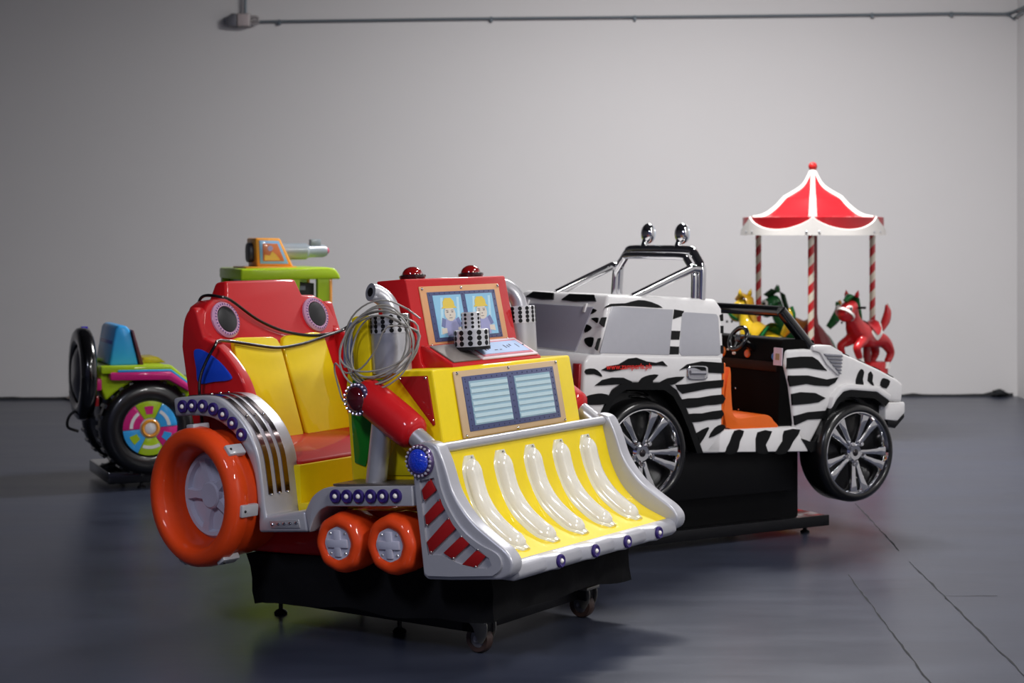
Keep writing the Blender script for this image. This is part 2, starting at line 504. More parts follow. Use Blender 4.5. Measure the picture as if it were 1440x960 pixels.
for s in (-1, 1):
    pl = part('scoop_side_plate', flip(prism(plate, 'xz', -.588, -.525), s), SILVER, BD, bevel=.022, seg=4)
    part('plate_face', flip(prism_hole(inset, recess, 'xz', -.597, -.585), s), SILVER, pl)
    for q in chev:
        part('warning_stripe', flip(prism(q, 'xz', -.597, -.586), s), DRED, pl, bevel=.002)
        for u, v in (q[0], q[2]):
            mu = (u + .12 * (sum(a for a, b in q) / 4 - u), v + .12 * (sum(b for a, b in q) / 4 - v))
            part('rivet', flip(dome((mu[0], -.597, mu[1]), (0, -1, 0), .004, .003, 8, 2), s), CHROME, pl)
    c = (-.044, -.597, .687)
    lr = part('lamp_ring', flip(lathe([(.0001, 0), (.056, 0), (.056, .008), (.050, .016), (.044, .016), (.0001, .010)], c, (0, -1, 0), 28), s), mat('jewel_bezel', '#6b5b86', rough=.15, metal=.7), BD)
    part('blue_dome', flip(dome((c[0], -.607, c[2]), (0, -1, 0), .043, .022, 24, 5), s), mat('blue_jewel', '#0f3ccf', rough=.08, coat=1, bump=.6, scale=160), lr)
    gj = join(*[ball((c[0] + .049 * math.cos(a), -.612, c[2] + .049 * math.sin(a)), .0055, 6, 4) for a in [2 * math.pi * k / 20 for k in range(20)]])
    part('jewel_ring', flip(gj, s), JEWEL, lr)
# light tubes in the scoop
tp = crv([(.006, .672), (.016, .60), (.038, .53), (.085, .462), (.150, .408), (.205, .378)], 5)
for y in (-.38, -.19, 0, .19, .38):
    R1, R2 = [], []
    n = len(tp)
    for i, (x, z) in enumerate(tp):
        a = tp[max(0, i - 1)]
        b = tp[min(n - 1, i + 1)]
        t = Vector((b[0] - a[0], b[1] - a[1])).normalized()
        nn = Vector((-t.y, t.x)) if -t.y > 0 else Vector((t.y, -t.x))
        e = min(i, n - 1 - i)
        k = (.45, .78, .93, 1)[min(e, 3)]
        R1.append([(x + nn.x * (-.012 + .044 * k * math.sin(q)), y + .043 * k * math.cos(q), z + nn.y * (-.012 + .044 * k * math.sin(q))) for q in [2 * math.pi * j / 16 for j in range(16)]])
        R2.append([(x + nn.x * (-.008 + .0125 * math.sin(q)) - t.x * (.012 if i == 0 else 0) + t.x * (.014 if i == n - 1 else 0), y + .055 * k * math.cos(q), z + nn.y * (-.008 + .0125 * math.sin(q)) - t.y * (.012 if i == 0 else 0) + t.y * (.014 if i == n - 1 else 0)) for q in [2 * math.pi * j / 16 for j in range(16)]])
    tb = part('light_tube', loft(R1), IVORY, scoop, ang=70)
    part('tube_flange', loft(R2), IVORYB, tb, ang=60)
    part('rivet', dome((tp[0][0] + .006, y, tp[0][1] + .004), (1, 0, .2), .005, .004, 8, 2), CHROME, tb)
# --- fenders, running boards
fo = crv([(-1.174, .916), (-1.07, .922), (-.961, .915), (-.884, .871), (-.817, .806), (-.773, .722), (-.758, .632), (-.747, .487)], 4)
fi = crv([(-.784, .43), (-.784, .511), (-.794, .642), (-.837, .732), (-.89, .791), (-.974, .837), (-1.062, .850), (-1.169, .848)], 4)
for s in (-1, 1):
    fe = part('fender', flip(prism(fo + [(-.56, .512), (-.552, .437)] + fi, 'xz', -.6, -.39), s), SILVER, BD, bevel=.012, seg=3)
    part('tread_plate', flip(prism([(-.72, .448), (-.585, .452), (-.59, .482), (-.725, .474)], 'xz', -.604, -.598), s), PIPE, fe, bevel=.002)
    for k in range(5):
        x = -.712 + k * .028
        part('tread_stud', flip(ball((x, -.606, .462 + .002 * k), (.008, .003, .005), 8, 5), s), CHROME, fe)
    for y in (-.560, -.515, -.470):
        a, b = [], []
        for i in range(2, len(fo) - 2):
            p, q, r = fo[i - 1], fo[i], fo[i + 1]
            t = Vector((r[0] - p[0], r[1] - p[1])).normalized()
            nn = Vector((-t.y, t.x))
            if nn.x + nn.y < 0: nn = -nn
            a.append((q[0] + nn.x * .0035, q[1] + nn.y * .0035))
            b.append((q[0] - nn.x * .006, q[1] - nn.y * .006))
        st = part('chrome_strip', flip(prism(a + b[::-1], 'xz', y - .012, y + .012), s), DCHROME, fe)
        for q in (a[-1], a[len(a) // 2], a[4]):
            part('rivet', flip(ball((q[0], y, q[1]), .0055, 8, 5), s), CHROME, st)
    bo = crv([(-.56, .512), (-.525, .56), (-.484, .586), (-.449, .596)], 4) + [(-.085, .604), (-.085, .535)]
    bi = crv([(-.46, .529), (-.495, .513), (-.523, .483), (-.547, .436)], 4)
    rb = part('running_board', flip(prism(bo + bi, 'xz', -.6, -.42), s), SILVER, BD, bevel=.010, seg=3)
    part('tread_top', flip(box(-.44, -.09, -.585, -.44, .598, .606), s), mat('tread_grey', '#6f6a66', rough=.35, metal=.6, bump=.6, scale=60), rb, bevel=.002)
    if s < 0:
        for x, z in ((-1.121, .885), (-1.072, .887), (-1.02, .885), (-.969, .873), (-.921, .854), (-.878, .821), (-.837, .78)):
            dotlight((x, -.6, z), (0, -1, 0), fe)
        for x, z in ((-.416, .565), (-.365, .565), (-.313, .566), (-.26, .567), (-.208, .568), (-.152, .570)):
            dotlight((x, -.6, z), (0, -1, 0), rb)
    # rear wheel
    c = (-1.022, 0, .560)
    M_body = M
    wc = Vector((-1.022, s * .60, .56))
    setM(M @ Matrix.Translation(wc) @ Matrix.Rotation(math.radians(8 * s), 4, 'Z') @ Matrix.Translation(-wc))
    wh = part('rear_wheel', flip(ring([(.156, -.570), (.182, -.655), (.190, -.676), (.207, -.686), (.233, -.682), (.250, -.664), (.255, -.625), (.240, -.602), (.234, -.56), (.230, -.46), (.215, -.41), (.17, -.40), (.15, -.50)], c, (0, 1, 0), 48), s), ORANGE, BD, ang=60)
    hb = part('wheel_hub', flip(join(lathe([(.0001, -.55), (.160, -.55), (.158, -.578), (.148, -.588), (.135, -.586), (.128, -.570), (.0001, -.570)], c, (0, 1, 0), 40),
                                     lathe([(.0001, -.55), (.052, -.55), (.050, -.588), (.044, -.593), (.0001, -.591)], c, (0, 1, 0), 24)), s), HUBGREY, wh)
    for k in range(5):
        a = math.radians(90 + 72 * k + 18)
        d = Vector((math.cos(a), 0, math.sin(a)))
        e = Vector((-d.z, 0, d.x))
        cc = Vector(c)
        rings = []
        for rr, w_ in ((.045, .026), (.09, .020), (.135, .030)):
            b0 = cc + d * rr
            rings.append([tuple(b0 - e * w_ + Vector((0, -.558, 0))), tuple(b0 - e * w_ * .6 + Vector((0, -.586, 0))), tuple(b0 + e * w_ * .6 + Vector((0, -.586, 0))), tuple(b0 + e * w_ + Vector((0, -.558, 0)))])
        part('hub_rib', flip(loft(rings), s), HUBGREY, wh)
    for k in range(7):
        a = math.radians(93 - 51.4 * k)
        d = Vector((math.cos(a), 0, math.sin(a)))
        e = Vector((-d.z, 0, d.x))
        b0 = Vector(c) + d * .251
        pp = [b0 - e * .022, b0 + e * .022]
        g = [[tuple(p + Vector((0, -.655, 0)) - d * .01), tuple(p + Vector((0, -.655, 0)) + d * .012), tuple(p + Vector((0, -.58, 0)) + d * .013), tuple(p + Vector((0, -.58, 0)) - d * .01)] for p in pp]
        ck = part('tread_clip', flip(loft(g), s), mat('clip_grey', '#b4b4b8', rough=.3, coat=.4), wh, bevel=.005)
        part('screw', flip(ball(tuple(b0 + d * .0125 + Vector((0, -.64, 0))), (.005, .005, .005), 8, 4), s), STEEL, ck)
    setM(M_body)
    # small wheels
    for cx in (-.416, -.191):
        c2 = (cx, 0, .403)
        sw = part('small_wheel', flip(ring([(.046, -.585), (.058, -.607), (.078, -.614), (.096, -.600), (.104, -.57), (.104, -.50), (.09, -.44), (.05, -.44)], c2, (0, 1, 0), 48, .020, 8), s), ORANGE, BD, ang=60)
        hc = part('hub_cap', flip(lathe([(.0001, -.56), (.060, -.56), (.060, -.598), (.056, -.604), (.0001, -.602)], c2, (0, 1, 0), 32, .02, 8), s), HUBGREY, sw)
        part('hub_cross', flip(join(box(cx - .046, cx + .046, -.611, -.60, .403 - .015, .403 + .015), box(cx - .015, cx + .015, -.6105, -.60, .403 - .046, .403 + .046)), s), HUBGREY, hc, bevel=.004)
        for dx, dz in ((.032, .034), (-.032, .034), (.032, -.034), (-.032, -.034)):
            part('bolt', flip(dome((cx + dx, -.603, .403 + dz), (0, -1, 0), .006, .004, 8, 2), s), PIPE, hc)
# --- hood
hood = part('hood', prism([(-.47, .60), (-.455, .60), (-.05, .60), (-.053, .70), (-.088, .982), (-.465, .985), (-.475, .93)], 'xz', -.445, .445), YEL, BD, bevel=.009, seg=3)
for s in (-1, 1):
    part('side_plate', flip(prism([(-.240, .963), (-.108, .963), (-.086, .795), (-.094, .79)], 'xz', -.452, -.444), s), DRED, hood, bevel=.003, label='dark red triangular plate')
    for u, v in ((-.225, .955), (-.115, .955), (-.093, .81)):
        part('rivet', flip(dome((u, -.452, v), (0, -1, 0), .005, .003, 8, 2), s), CHROME, hood)
    part('side_plate', flip(prism([(-.437, .955), (-.30, .955), (-.345, .80), (-.400, .650), (-.447, .664), (-.452, .80), (-.450, .90)], 'xz', -.452, -.444), s), GREEN, hood, bevel=.003, label='green side plate')
    part('side_plate', flip(prism([(-.316, .620), (-.305, .66), (-.255, .742), (-.21, .70), (-.10, .62)], 'xz', -.451, -.444), s), DYEL, hood, bevel=.003, label='dull yellow side plate')
    part('rear_post', flip(prism([(-.414, .96), (-.412, 1.172), (-.395, 1.18), (-.342, 1.18), (-.338, .96)], 'xz', -.47, -.435), s), YEL, BD, bevel=.004)
    part('side_glass', flip(prism([(-.475, 1.00), (-.47, 1.10), (-.44, 1.16), (-.41, 1.16), (-.41, 1.00)], 'xz', -.452, -.444), s), mat('blue_grey_panel', '#7d86a6', rough=.3, coat=.5), BD, bevel=.003)
# front screens: plane through (x0, z0) leaning back
def slab(y0, y1, v0, v1, base, top, off0, off1):
    # v runs 0..1 from base (x,z) to top (x,z); off along the outward normal
    bx_, tx_ = Vector(base), Vector(top)
    t = (tx_ - bx_)
    nn = Vector((t.y, -t.x)).normalized()
    if nn.x < 0: nn = -nn
    def P(y, v, o):
        p = bx_ + t * v + nn * o
        return (p.x, y, p.y)
    q = [(y0, v0), (y1, v0), (y1, v1), (y0, v1)]
    return loft([[P(y, v, off0) for y, v in q], [P(y, v, off1) for y, v in q]]), P
HB, HT = (-.0555, .735), (-.0855, .968)
g, PH = slab(-.335, .335, 0, 1, HB, HT, 0, .008)
gs = part('grille_frame', g, BUFF, BD, bevel=.004)
part('grille_inner_frame', slab(-.295, .295, .085, .91, HB, HT, .006, .011)[0], NAVY, gs, bevel=.002)
for y0, y1 in ((-.262, -.022), (.022, .262)):
    pn = part('grille_pane', slab(y0, y1, .17, .83, HB, HT, .010, .0125)[0], mat('pane_grey_blue', '#8fb0c0', rough=.25, coat=.5), gs)
    for k in range(7):
        v = .19 + k * .092
        part('grille_slat', slab(y0 + .004, y1 - .004, v, v + .055, HB, HT, .0125, .0145)[0], mat('slat_pale', '#bcd6dd', rough=.25, coat=.5), pn)
def marks(P, segs, off, r=.0035):
    gg = []
    for y, v in segs:
        gg.append(ball(P(y, v, off), (.0012, r, r), 6, 4))
    return join(*gg)
pts_ = [(-.28 + .56 * k / 17, v) for k in range(18) for v in (.125, .87)] + [(y, .17 + .66 * k / 7) for k in range(8) for y in (-.28, 0, .28)]
part('frame_studs', marks(PH, pts_, .0112), mat('stud_dark', '#2c3052', rough=.4), gs, kind='stuff')
for y, v in ((-.32, .03), (-.32, .965), (.32, .03), (.32, .965), (0, .965), (0, .03)):
    part('rivet', ball(PH(y, v, .009), .006, 8, 5), CHROME, gs)
# --- console with picture screen
con = part('console', prism([(-.415, .97), (-.21, .97), (-.233, 1.0), (-.279, 1.295), (-.285, 1.302), (-.412, 1.30)], 'xz', -.315, .315), RED, BD, bevel=.012, seg=3)
SB, ST = (-.2415, 1.050), (-.2755, 1.272)
g, PS = slab(-.252, .252, 0, 1, SB, ST, 0, .006)
sc = part('screen_frame', g, PEACH, con, bevel=.003)
part('screen_inner_frame', slab(-.215, .215, .085, .90, SB, ST, .005, .009)[0], NAVY, con, bevel=.002)
part('frame_studs', marks(PS, [(-.205 + .41 * k / 13, v) for k in range(14) for v in (.11, .875)] + [(y, .15 + .7 * k / 6) for k in range(7) for y in (-.203, 0, .203)], .0092, .003), mat('stud_dark', '#2c3052'), con, kind='stuff')
SKIN = mat('print_skin', '#d9cfc0', rough=.3, coat=.4)
OVER = mat('print_overalls', '#9a9cc6', rough=.3, coat=.4)
HAT = mat('print_hat', '#e3c648', rough=.3, coat=.4)
INK = mat('print_ink', '#5a4f58', rough=.9, spec=.1)
SHIRT = mat('print_shirt', '#6f78a6', rough=.3, coat=.4)
def poly(P, pts, off):
    return [P(y, v, off) for y, v in pts], [tuple(range(len(pts)))]
for y0, y1 in ((-.188, -.014), (.014, .188)):
    pc = part('screen_picture', slab(y0, y1, .15, .84, SB, ST, .0085, .0105)[0], SKYB, con)
    ym = (y0 + y1) / 2
    # worker print: y +-.08, v .15...84
    part('print_streak', join(poly(PS, [(y0 + .01, .2), (y0 + .03, .2), (y0 + .06, .8), (y0 + .045, .8)], .0107), poly(PS, [(y1 - .05, .3), (y1 - .035, .3), (y1 - .015, .8), (y1 - .03, .8)], .0107)), mat('print_pale', '#b5dcea', rough=.3, coat=.4), pc)
    part('print_overalls', join(poly(PS, [(ym - .035, .16), (ym + .04, .16), (ym + .045, .36), (ym + .03, .44), (ym - .03, .44), (ym - .045, .36)], .0110)), OVER, pc)
    part('print_sleeves', join(poly(PS, [(ym - .045, .30), (ym - .03, .44), (ym - .052, .47), (ym - .066, .33)], .0111), poly(PS, [(ym + .045, .30), (ym + .03, .44), (ym + .05, .47), (ym + .066, .33)], .0111)), SHIRT, pc)
    part('print_hands', join(poly(PS, [(ym - .068, .20), (ym - .035, .22), (ym - .035, .30), (ym - .066, .30)], .0113), poly(PS, [(ym + .07, .20), (ym + .035, .22), (ym + .035, .30), (ym + .068, .30)], .0113)), SKIN, pc)
    part('print_face', poly(PS, [(ym + .034 * math.cos(t), .53 + .125 * math.sin(t)) for t in [2 * math.pi * k / 14 for k in range(14)]], .0112), SKIN, pc)
    part('print_hat', join(poly(PS, [(ym - .045, .62), (ym + .045, .62), (ym + .045, .635), (ym + .036, .65), (ym + .034, .73), (ym + .018, .79), (ym - .018, .79), (ym - .034, .73), (ym - .036, .65), (ym - .045, .635)], .0114)), HAT, pc)
    part('print_features', join(*[poly(PS, [(ym + a - w, b), (ym + a + w, b), (ym + a + w, b + h), (ym + a - w, b + h)], .0115) for a, b, w, h in ((-.015, .55, .006, .014), (.015, .55, .006, .014), (-.016, .58, .008, .008), (.016, .58, .008, .008), (0, .50, .004, .012), (0, .455, .010, .008))]), INK, pc)
for y, v in ((-.24, .04), (-.24, .955), (.24, .04), (.24, .955), (0, .955)):
    part('rivet', ball(PS(y, v, .007), .006, 8, 5), CHROME, sc)
for s in (-1, 1):
    bc = part('beacon', lathe([(.0001, 0), (.044, 0), (.048, .010), (.048, .016), (.040, .020), (.0001, .020)], (-.348, s * .184, 1.300), n=24, wave=.02, nw=12), mat('beacon_base', '#2a0a0c', rough=.2, coat=.6), BD)
    part('beacon_dome', dome((-.348, s * .184, 1.318), (0, 0, 1), .038, .030, 24, 6), mat('beacon_red', '#8c0f10', rough=.08, coat=1), bc)
# control shelf
sh = part('control_shelf', prism([(-.26, .975), (-.26, 1.062), (-.225, 1.062), (-.105, .992), (-.105, .975)], 'xz', -.30, .27), RED, BD, bevel=.006)
KB, KT = (-.107, .9935), (-.222, 1.0605)
part('steel_plate', slab(-.285, -.118, .04, .93, KB, KT, 0, .006)[0], mat('brushed_plate', '#8d8580', rough=.5, metal=.5), sh, bevel=.002)
pk = part('placard', slab(-.108, .255, .02, .97, KB, KT, 0, .007)[0], mat('placard_white', '#e0ced2', rough=.7, spec=.2), sh, bevel=.003)
g, PK = slab(-.088, .235, .12, .84, KB, KT, .006, .009)
part('placard_border', g, mat('placard_pink', '#cc7886', rough=.7, spec=.2), pk)
part('placard_sheet', slab(-.080, .227, .2, .78, KB, KT, .0085, .010)[0], mat('placard_blue', '#a9bfe0', rough=.7, spec=.2), pk)
mk = [(-.03, .5, .012, .25), (-.045, .66, .03, .06), (-.012, .45, .01, .1), (.03, .36, .02, .03), (.06, .36, .012, .03), (.11, .5, .006, .16), (.13, .5, .006, .12), (.15, .55, .008, .1), (.19, .5, .004, .2)]
part('placard_marks', join(*[poly(PK, [(y - w / 2, v - h / 2), (y + w / 2, v - h / 2), (y + w / 2, v + h / 2), (y - w / 2, v + h / 2)], .0106) for y, v, w, h in mk]), INK, pk)
for y, v in ((-.084, .5), (.231, .5)):
    part('rivet', ball(PK(y, v, .009), .005, 8, 4), CHROME, pk)
# perforated cylinders
PERF = mat('perforated_white_metal', '#cfcfd2', rough=.3, metal=.3, coat=.3)
def perforated(c, r, h, rows, cols, par, r2=None, name='perforated_sleeve', ph=0.):
    o = part(name, lathe([(.0001, 0), (r, 0), (r, h - .004), (r - .004, h), (.0001, h)], c, (0, 0, 1), 28), PERF, par)
    gg = []
    for i in range(rows):
        for k in range(cols):
            a = 2 * math.pi * (k + ph) / cols
            p = (c[0] + r * math.cos(a), c[1] + r * math.sin(a), c[2] + h * (i + .6) / (rows + .2))
            gg.append(lathe([(.0001, .0006), (r2, .0006), (r2, -.004)], p, (math.cos(a), math.sin(a), 0), 8))
    part('holes', join(*gg), BLACK, o, kind='stuff')
    return o
stk = part('centre_stack', lathe([(.0001, 0), (.066, 0), (.066, .012), (.0001, .012)], (-.155, -.105, 1.035), n=24), BLACK, BD)
perforated((-.155, -.105, 1.047), .064, .062, 3, 12, stk, .0095)
perforated((-.155, -.105, 1.109), .034, .062, 4, 8, stk, .0058)
for s in (-1, 1):
    cx, cy = -.292, s * .405
    ex = part('exhaust_stack', lathe([(.0001, 0), (.069, 0), (.069, .145), (.065, .15), (.0001, .15)], (cx, cy, .975), n=28), PIPE, BD)
    perforated((cx, cy, 1.115), .071, .066, 4, 15, ex, .0082, 'muffler_band')
    ep = crv([(cx + .012, cy, 1.17), (cx + .006, cy - .002, 1.205), (cx - .010, cy - .012, 1.236), (cx - .026, cy - .034, 1.256), (cx - .034, cy - .056, 1.262)], 4)
    el = part('exhaust_elbow', tube(ep, .032, 18), PIPE, ex)
    ax = (Vector(ep[-1]) - Vector(ep[-3])).normalized()
    part('elbow_mouth', lathe([(.0001, .002), (.016, .002), (.016, .0005)], ep[-1], ax, 16), BLACK, el)
    part('lift_leg', flip(tube([(-.305, -.515, .600), (-.245, -.515, .90)], .037, 18), s), PIPE, BD)
    ar = part('lift_arm', flip(tube(crv([(-.335, -.515, .915), (-.30, -.52, .893), (-.20, -.525, .826), (-.125, -.528, .775), (-.105, -.53, .762)], 4), [.054, .058, .061, .063, .064, .065, .065, .065, .065, .065, .064, .063, .061, .056, .050, .045, .041], 20), s), RED, BD, ang=60)
    part('arm_rod', flip(tube([(-.12, -.53, .772), (-.04, -.535, .712)], .035, 16), s), PIPE, ar)
    c = (-.325, -.562, .895)
    ld = part('arm_lamp', flip(lathe([(.0001, -.01), (.056, -.01), (.058, .004), (.050, .014), (.0001, .012)], c, (-.15, -1, 0), 28), s), mat('jewel_bezel', '#6b5b86'), ar)
    part('lamp_dome', flip(dome((c[0] - .0015, c[1] - .010, c[2]), (-.15, -1, 0), .046, .026, 24, 5), s), mat('dark_red_jewel', '#4a0a12', rough=.06, coat=1), ld)
    part('jewel_ring', flip(join(*[ball((c[0] + .051 * math.cos(a), c[1] - .013, c[2] + .051 * math.sin(a)), .0055, 6, 4) for a in [2 * math.pi * k / 20 for k in range(20)]]), s), JEWEL, ld)
# --- seat
def sx(z, off=0.):
    return -1.204 - .28 * (z - 1.19) + off
half = [(.207, 1.345), (.226, 1.278), (.295, 1.276), (.345, 1.255), (.375, 1.222), (.395, 1.173), (.402, 1.12), (.402, .60)]
outl = [(-y, z) for y, z in half] + half[::-1]
f_ = [(sx(z), y, z) for y, z in outl]
b_ = [(sx(z) - (.06 if z > 1.28 else .10), y * .98, z - .004) for y, z in outl]
seat = part('seat_back', loft([f_, b_]), RED, BD, bevel=.012, seg=3)
for s in (-1, 1):
    wing = crv([(-1.305, 1.10), (-1.29, 1.19), (-1.262, 1.236), (-1.225, 1.244), (-1.206, 1.19), (-1.186, 1.128)], 4) + crv([(-1.135, 1.108), (-1.085, 1.07), (-1.027, 1.005), (-.986, .934), (-.955, .82), (-.93, .62)], 4) + [(-1.23, .62), (-1.275, .85)]
    part('seat_wing', flip(prism(wing, 'xz', -.408, -.355), s), RED, BD, bevel=.014, seg=3)
    fin = crv([(-1.235, 1.082), (-1.195, 1.085), (-1.115, 1.043), (-1.054, .985), (-1.061, .967), (-1.135, .963), (-1.218, .959), (-1.227, 1.017)], 3, True)
    part('side_fin', flip(prism(fin, 'xz', -.416, -.40), s), BLUE, BD, bevel=.005, label='blue fin plate')
    n_ = Vector((1, 0, .28)).normalized()
    c = Vector((sx(1.192), s * .268, 1.192))
    sp = part('speaker', lathe([(.0001, 0), (.073, 0), (.073, .008), (.064, .016), (.054, .016), (.050, .008), (.0001, .008)], c, n_, 32), mat('pink_bezel', '#c79ab8', rough=.15, coat=.8), BD)
    part('speaker_mesh', lathe([(.054, .010), (.05, .016), (.03, .020), (.0001, .021)], c, n_, 28), mat('speaker_black', '#101114', rough=.35), sp)
    u, v, w = basis(n_)
    part('bezel_beads', join(*[ball(tuple(c + n_ * .015 + (u * math.cos(a) + v * math.sin(a)) * .061), .0045, 6, 4) for a in [2 * math.pi * k / 30 for k in range(30)]]), mat('bead_violet', '#8d6e9c', rough=.1, coat=.8), sp)
pR = [(.008, 1.082), (.020, 1.105), (.044, 1.116), (.225, 1.122), (.255, 1.116), (.270, 1.098), (.285, .90), (.290, .735), (.283, .728), (.018, .724), (.010, .73)]
for s in (-1, 1):
    pts = [(y * s, z) for y, z in pR]
    part('seat_pad', loft([[(sx(z, -.004), y, z) for y, z in pts], [(sx(z, .020), y, z) for y, z in pts]]), YEL, BD, bevel=.007, seg=3)
part('seat_cushion', prism([(-1.16, .60), (-1.16, .74), (-1.085, .735), (-.74, .665), (-.735, .60)], 'xz', -.40, .40), RED, BD, bevel=.01)
part('seat_base', prism([(-1.14, .44), (-.735, .44), (-.73, .652), (-1.14, .652)], 'xz', -.42, .42), YEL, BD, bevel=.008)
part('foot_board', box(-.74, -.46, -.43, .43, .48, .515), YEL, BD, bevel=.004)
# --- cables lying on the ride
setM(Matrix.Translation((.0925, 6.393, 0)) @ Matrix.Rotation(math.radians(-33.9), 4, 'Z') @ pitch_matrix(4, .2))
cab = part('black_cable', tube(crv([(-1.36, -.24, 1.235), (-1.33, -.27, 1.275), (-1.272, -.295, 1.292), (-1.205, -.286, 1.283), (-1.20, -.233, 1.268), (-1.182, -.109, 1.189), (-1.168, .018, 1.138), (-1.160, .16, 1.112), (-1.159, .262, 1.109), (-1.155, .36, 1.118), (-1.135, .392, 1.135), (-1.150, .376, 1.122),
                                    (-1.144, .247, 1.101), (-1.138, .108, 1.080), (-1.135, -.045, 1.072), (-1.138, -.182, 1.090), (-1.145, -.304, 1.110), (-1.12, -.40, 1.116), (-1.10, -.438, 1.100), (-1.139, -.445, 1.048), (-1.176, -.445, .987), (-1.191, -.440, .924), (-1.20, -.425, .80), (-1.2, -.42, .66)], 5), .0062, 8), mat('cable_black', '#0a0a0b', rough=.3, coat=.3))
tag(cab, 'black cable draped across the yellow and red bulldozer seat back', 'cable')
rnd = random.Random(3)
cp = [(-.085, -.50, 1.16), (-.13, -.50, 1.19)]
cen = (-.272, 1.075)
for k in range(7 * 12):
    a = math.radians(50) + 2 * math.pi * k / 12
    lap = k // 12
    ry = .150 + .012 * math.sin(lap * 2.1) - .012 * (lap % 3)
    rz = .136 + .010 * math.cos(lap * 1.3) - .011 * (lap % 4)
    y = -.500 - .006 * (lap % 5) + .012 * math.sin(a * 2 + lap) + .03 * max(0, math.cos(a)) ** 2 - .02 * max(0, -math.sin(a))
    cp.append((cen[0] + ry * math.cos(a) + .008 * math.sin(lap * 3.3) + .02 * math.sin(a), y, cen[1] + rz * math.sin(a) + .010 * math.cos(lap * 2.3)))
cp += [(-.20, -.535, 1.14), (-.26, -.535, 1.06), (-.33, -.53, 1.00), (-.40, -.53, .985), (-.46, -.51, 1.02), (-.475, -.50, .99), (-.46, -.50, .93), (-.42, -.53, .89), (-.36, -.56, .875)]
coil = part('coiled_cable', tube(crv(cp, 3), .0033, 6), mat('cable_grey', '#9c988f', rough=.45))
tag(coil, 'coil of thin grey cable hanging over the left exhaust stack of the bulldozer', 'cable')
setM(Matrix.Identity(4))

# ================================================================ zebra jeep ride
JP = thing('jeep_ride', 'zebra striped off-road car kiddie ride with chrome roll bar', 'kiddie ride', (.870, 8.585, 0), 31)
# base
part('base_plate', box(-.75, .55, -.36, .36, .05, .084), GBLACK, JP, bevel=.006)
part('plate_flange', join(box(-.75, .55, -.362, -.345, .035, .086), box(-.75, .55, .345, .362, .035, .086)), STEEL, JP, bevel=.003)
for x in (-.62, .457):
    for y in (-.292, .292):
        part('levelling_foot', lathe([(.0001, 0), (.022, 0), (.022, .008), (.01, .014), (.01, .06), (.0001, .06)], (x, y, 0), n=14), STEEL, JP)
part('pedestal', box(-.60, .425, -.28, .28, .08, .40), mat('black_panel', '#0a0a0c', rough=.5, spec=.2), JP, bevel=.006)
part('pedestal_apron', box(-.42, .33, -.36, .36, .22, .44), mat('black_panel', '#0a0a0c', rough=.5, spec=.2), JP, bevel=.006)
setM(pitch_matrix(-3, .3))
JW = gloss('jeep_white', '#e2e0df')
JB = mat('jeep_black', '#08090a', rough=.4, coat=.2, spec=.15)
rearq = [(-.93, .865), (-.20, .865), (-.186, .545), (-.186, .43), (-.295, .43), (-.352, .553), (-.402, .641), (-.455, .714), (-.51, .745), (-.74, .745), (-.80, .712), (-.85, .62), (-.885, .52), (-.955, .52), (-.955, .83)]
rq = part('rear_body', prism(rearq, 'xz', -.46, .46), JW, JP, bevel=.012, seg=3)
part('rear_wheel_well', prism([(-.86, .52), (-.79, .70), (-.72, .735), (-.50, .735), (-.44, .69), (-.33, .50), (-.30, .43), (-.88, .43)], 'xz', -.40, .40), JB, JP, bevel=.004)
part('inner_sill', prism([(-.19, .535), (.25, .548), (.335, .43), (-.29, .432)], 'xz', -.46, .46), JW, JP, bevel=.010)
def arch_trim(pts, c):
    return prism(pts + [(c[0] + (x - c[0]) * .90, c[1] + (z - c[1]) * .90) for x, z in pts[::-1]], 'xz', -.464, -.36)
for s in (-1, 1):
    part('arch_trim', flip(arch_trim([(-.292, .432), (-.352, .555), (-.402, .643), (-.455, .716), (-.51, .747), (-.74, .747), (-.80, .714), (-.85, .622), (-.885, .522)], (-.638, .432)), s), JB, JP)
    part('arch_trim', flip(arch_trim([(.337, .432), (.398, .531), (.456, .631), (.488, .680), (.527, .710), (.573, .720), (.738, .712), (.824, .670)], (.605, .425)), s), JB, JP)
part('cockpit_floor', box(-.18, .27, -.42, .42, .545, .556), JB, JP)
def ring_z(z, x0, x1, hy):
    return [(x0, -hy, z), (x1, -hy, z), (x1, hy, z), (x0, hy, z)]
ht = part('hard_top', loft([ring_z(.855, -.875, -.190, .457), ring_z(1.085, -.806, -.160, .3885), ring_z(1.128, -.775, -.172, .355)]), JW, JP, bevel=.014, seg=3)
def uy(z): return -.46 + (z - .84) * .3
GLASS = mat('grey_window_panel', '#a8a8ae', rough=.3, coat=.3)
def upoly(pts, off, t):
    n_ = Vector((0, -1, .3)).normalized()
    base = [Vector((x, uy(z), z)) + n_ * off for x, z in pts]
    top = [p + n_ * t for p in base]
    return loft([[tuple(p) for p in base], [tuple(p) for p in top]])
for s in (-1, 1):
    for q in ([(-.779, 1.078), (-.441, 1.073), (-.497, .870), (-.872, .872)], [(-.383, 1.064), (-.200, 1.060), (-.190, 1.045), (-.206, .880), (-.22, .872), (-.43, .868), (-.440, .885), (-.395, 1.055)]):
        part('side_window', flip(upoly(q, -.004, .009), s), GLASS, JP, bevel=.003)
def rx(z, off=0.): return -.806 - .30 * (1.085 - z) - off
rw = part('rear_window', loft([[(rx(z, o), y, z) for y, z in ((.305, 1.070), (-.300, 1.070), (-.262, .872), (.235, .872))] for o in (-.004, .007)]), mat('rear_window_shaded', '#9a98a4', rough=.3, coat=.3), JP, bevel=.003)  # darker, purpler tone paints in the shade of the side facing left
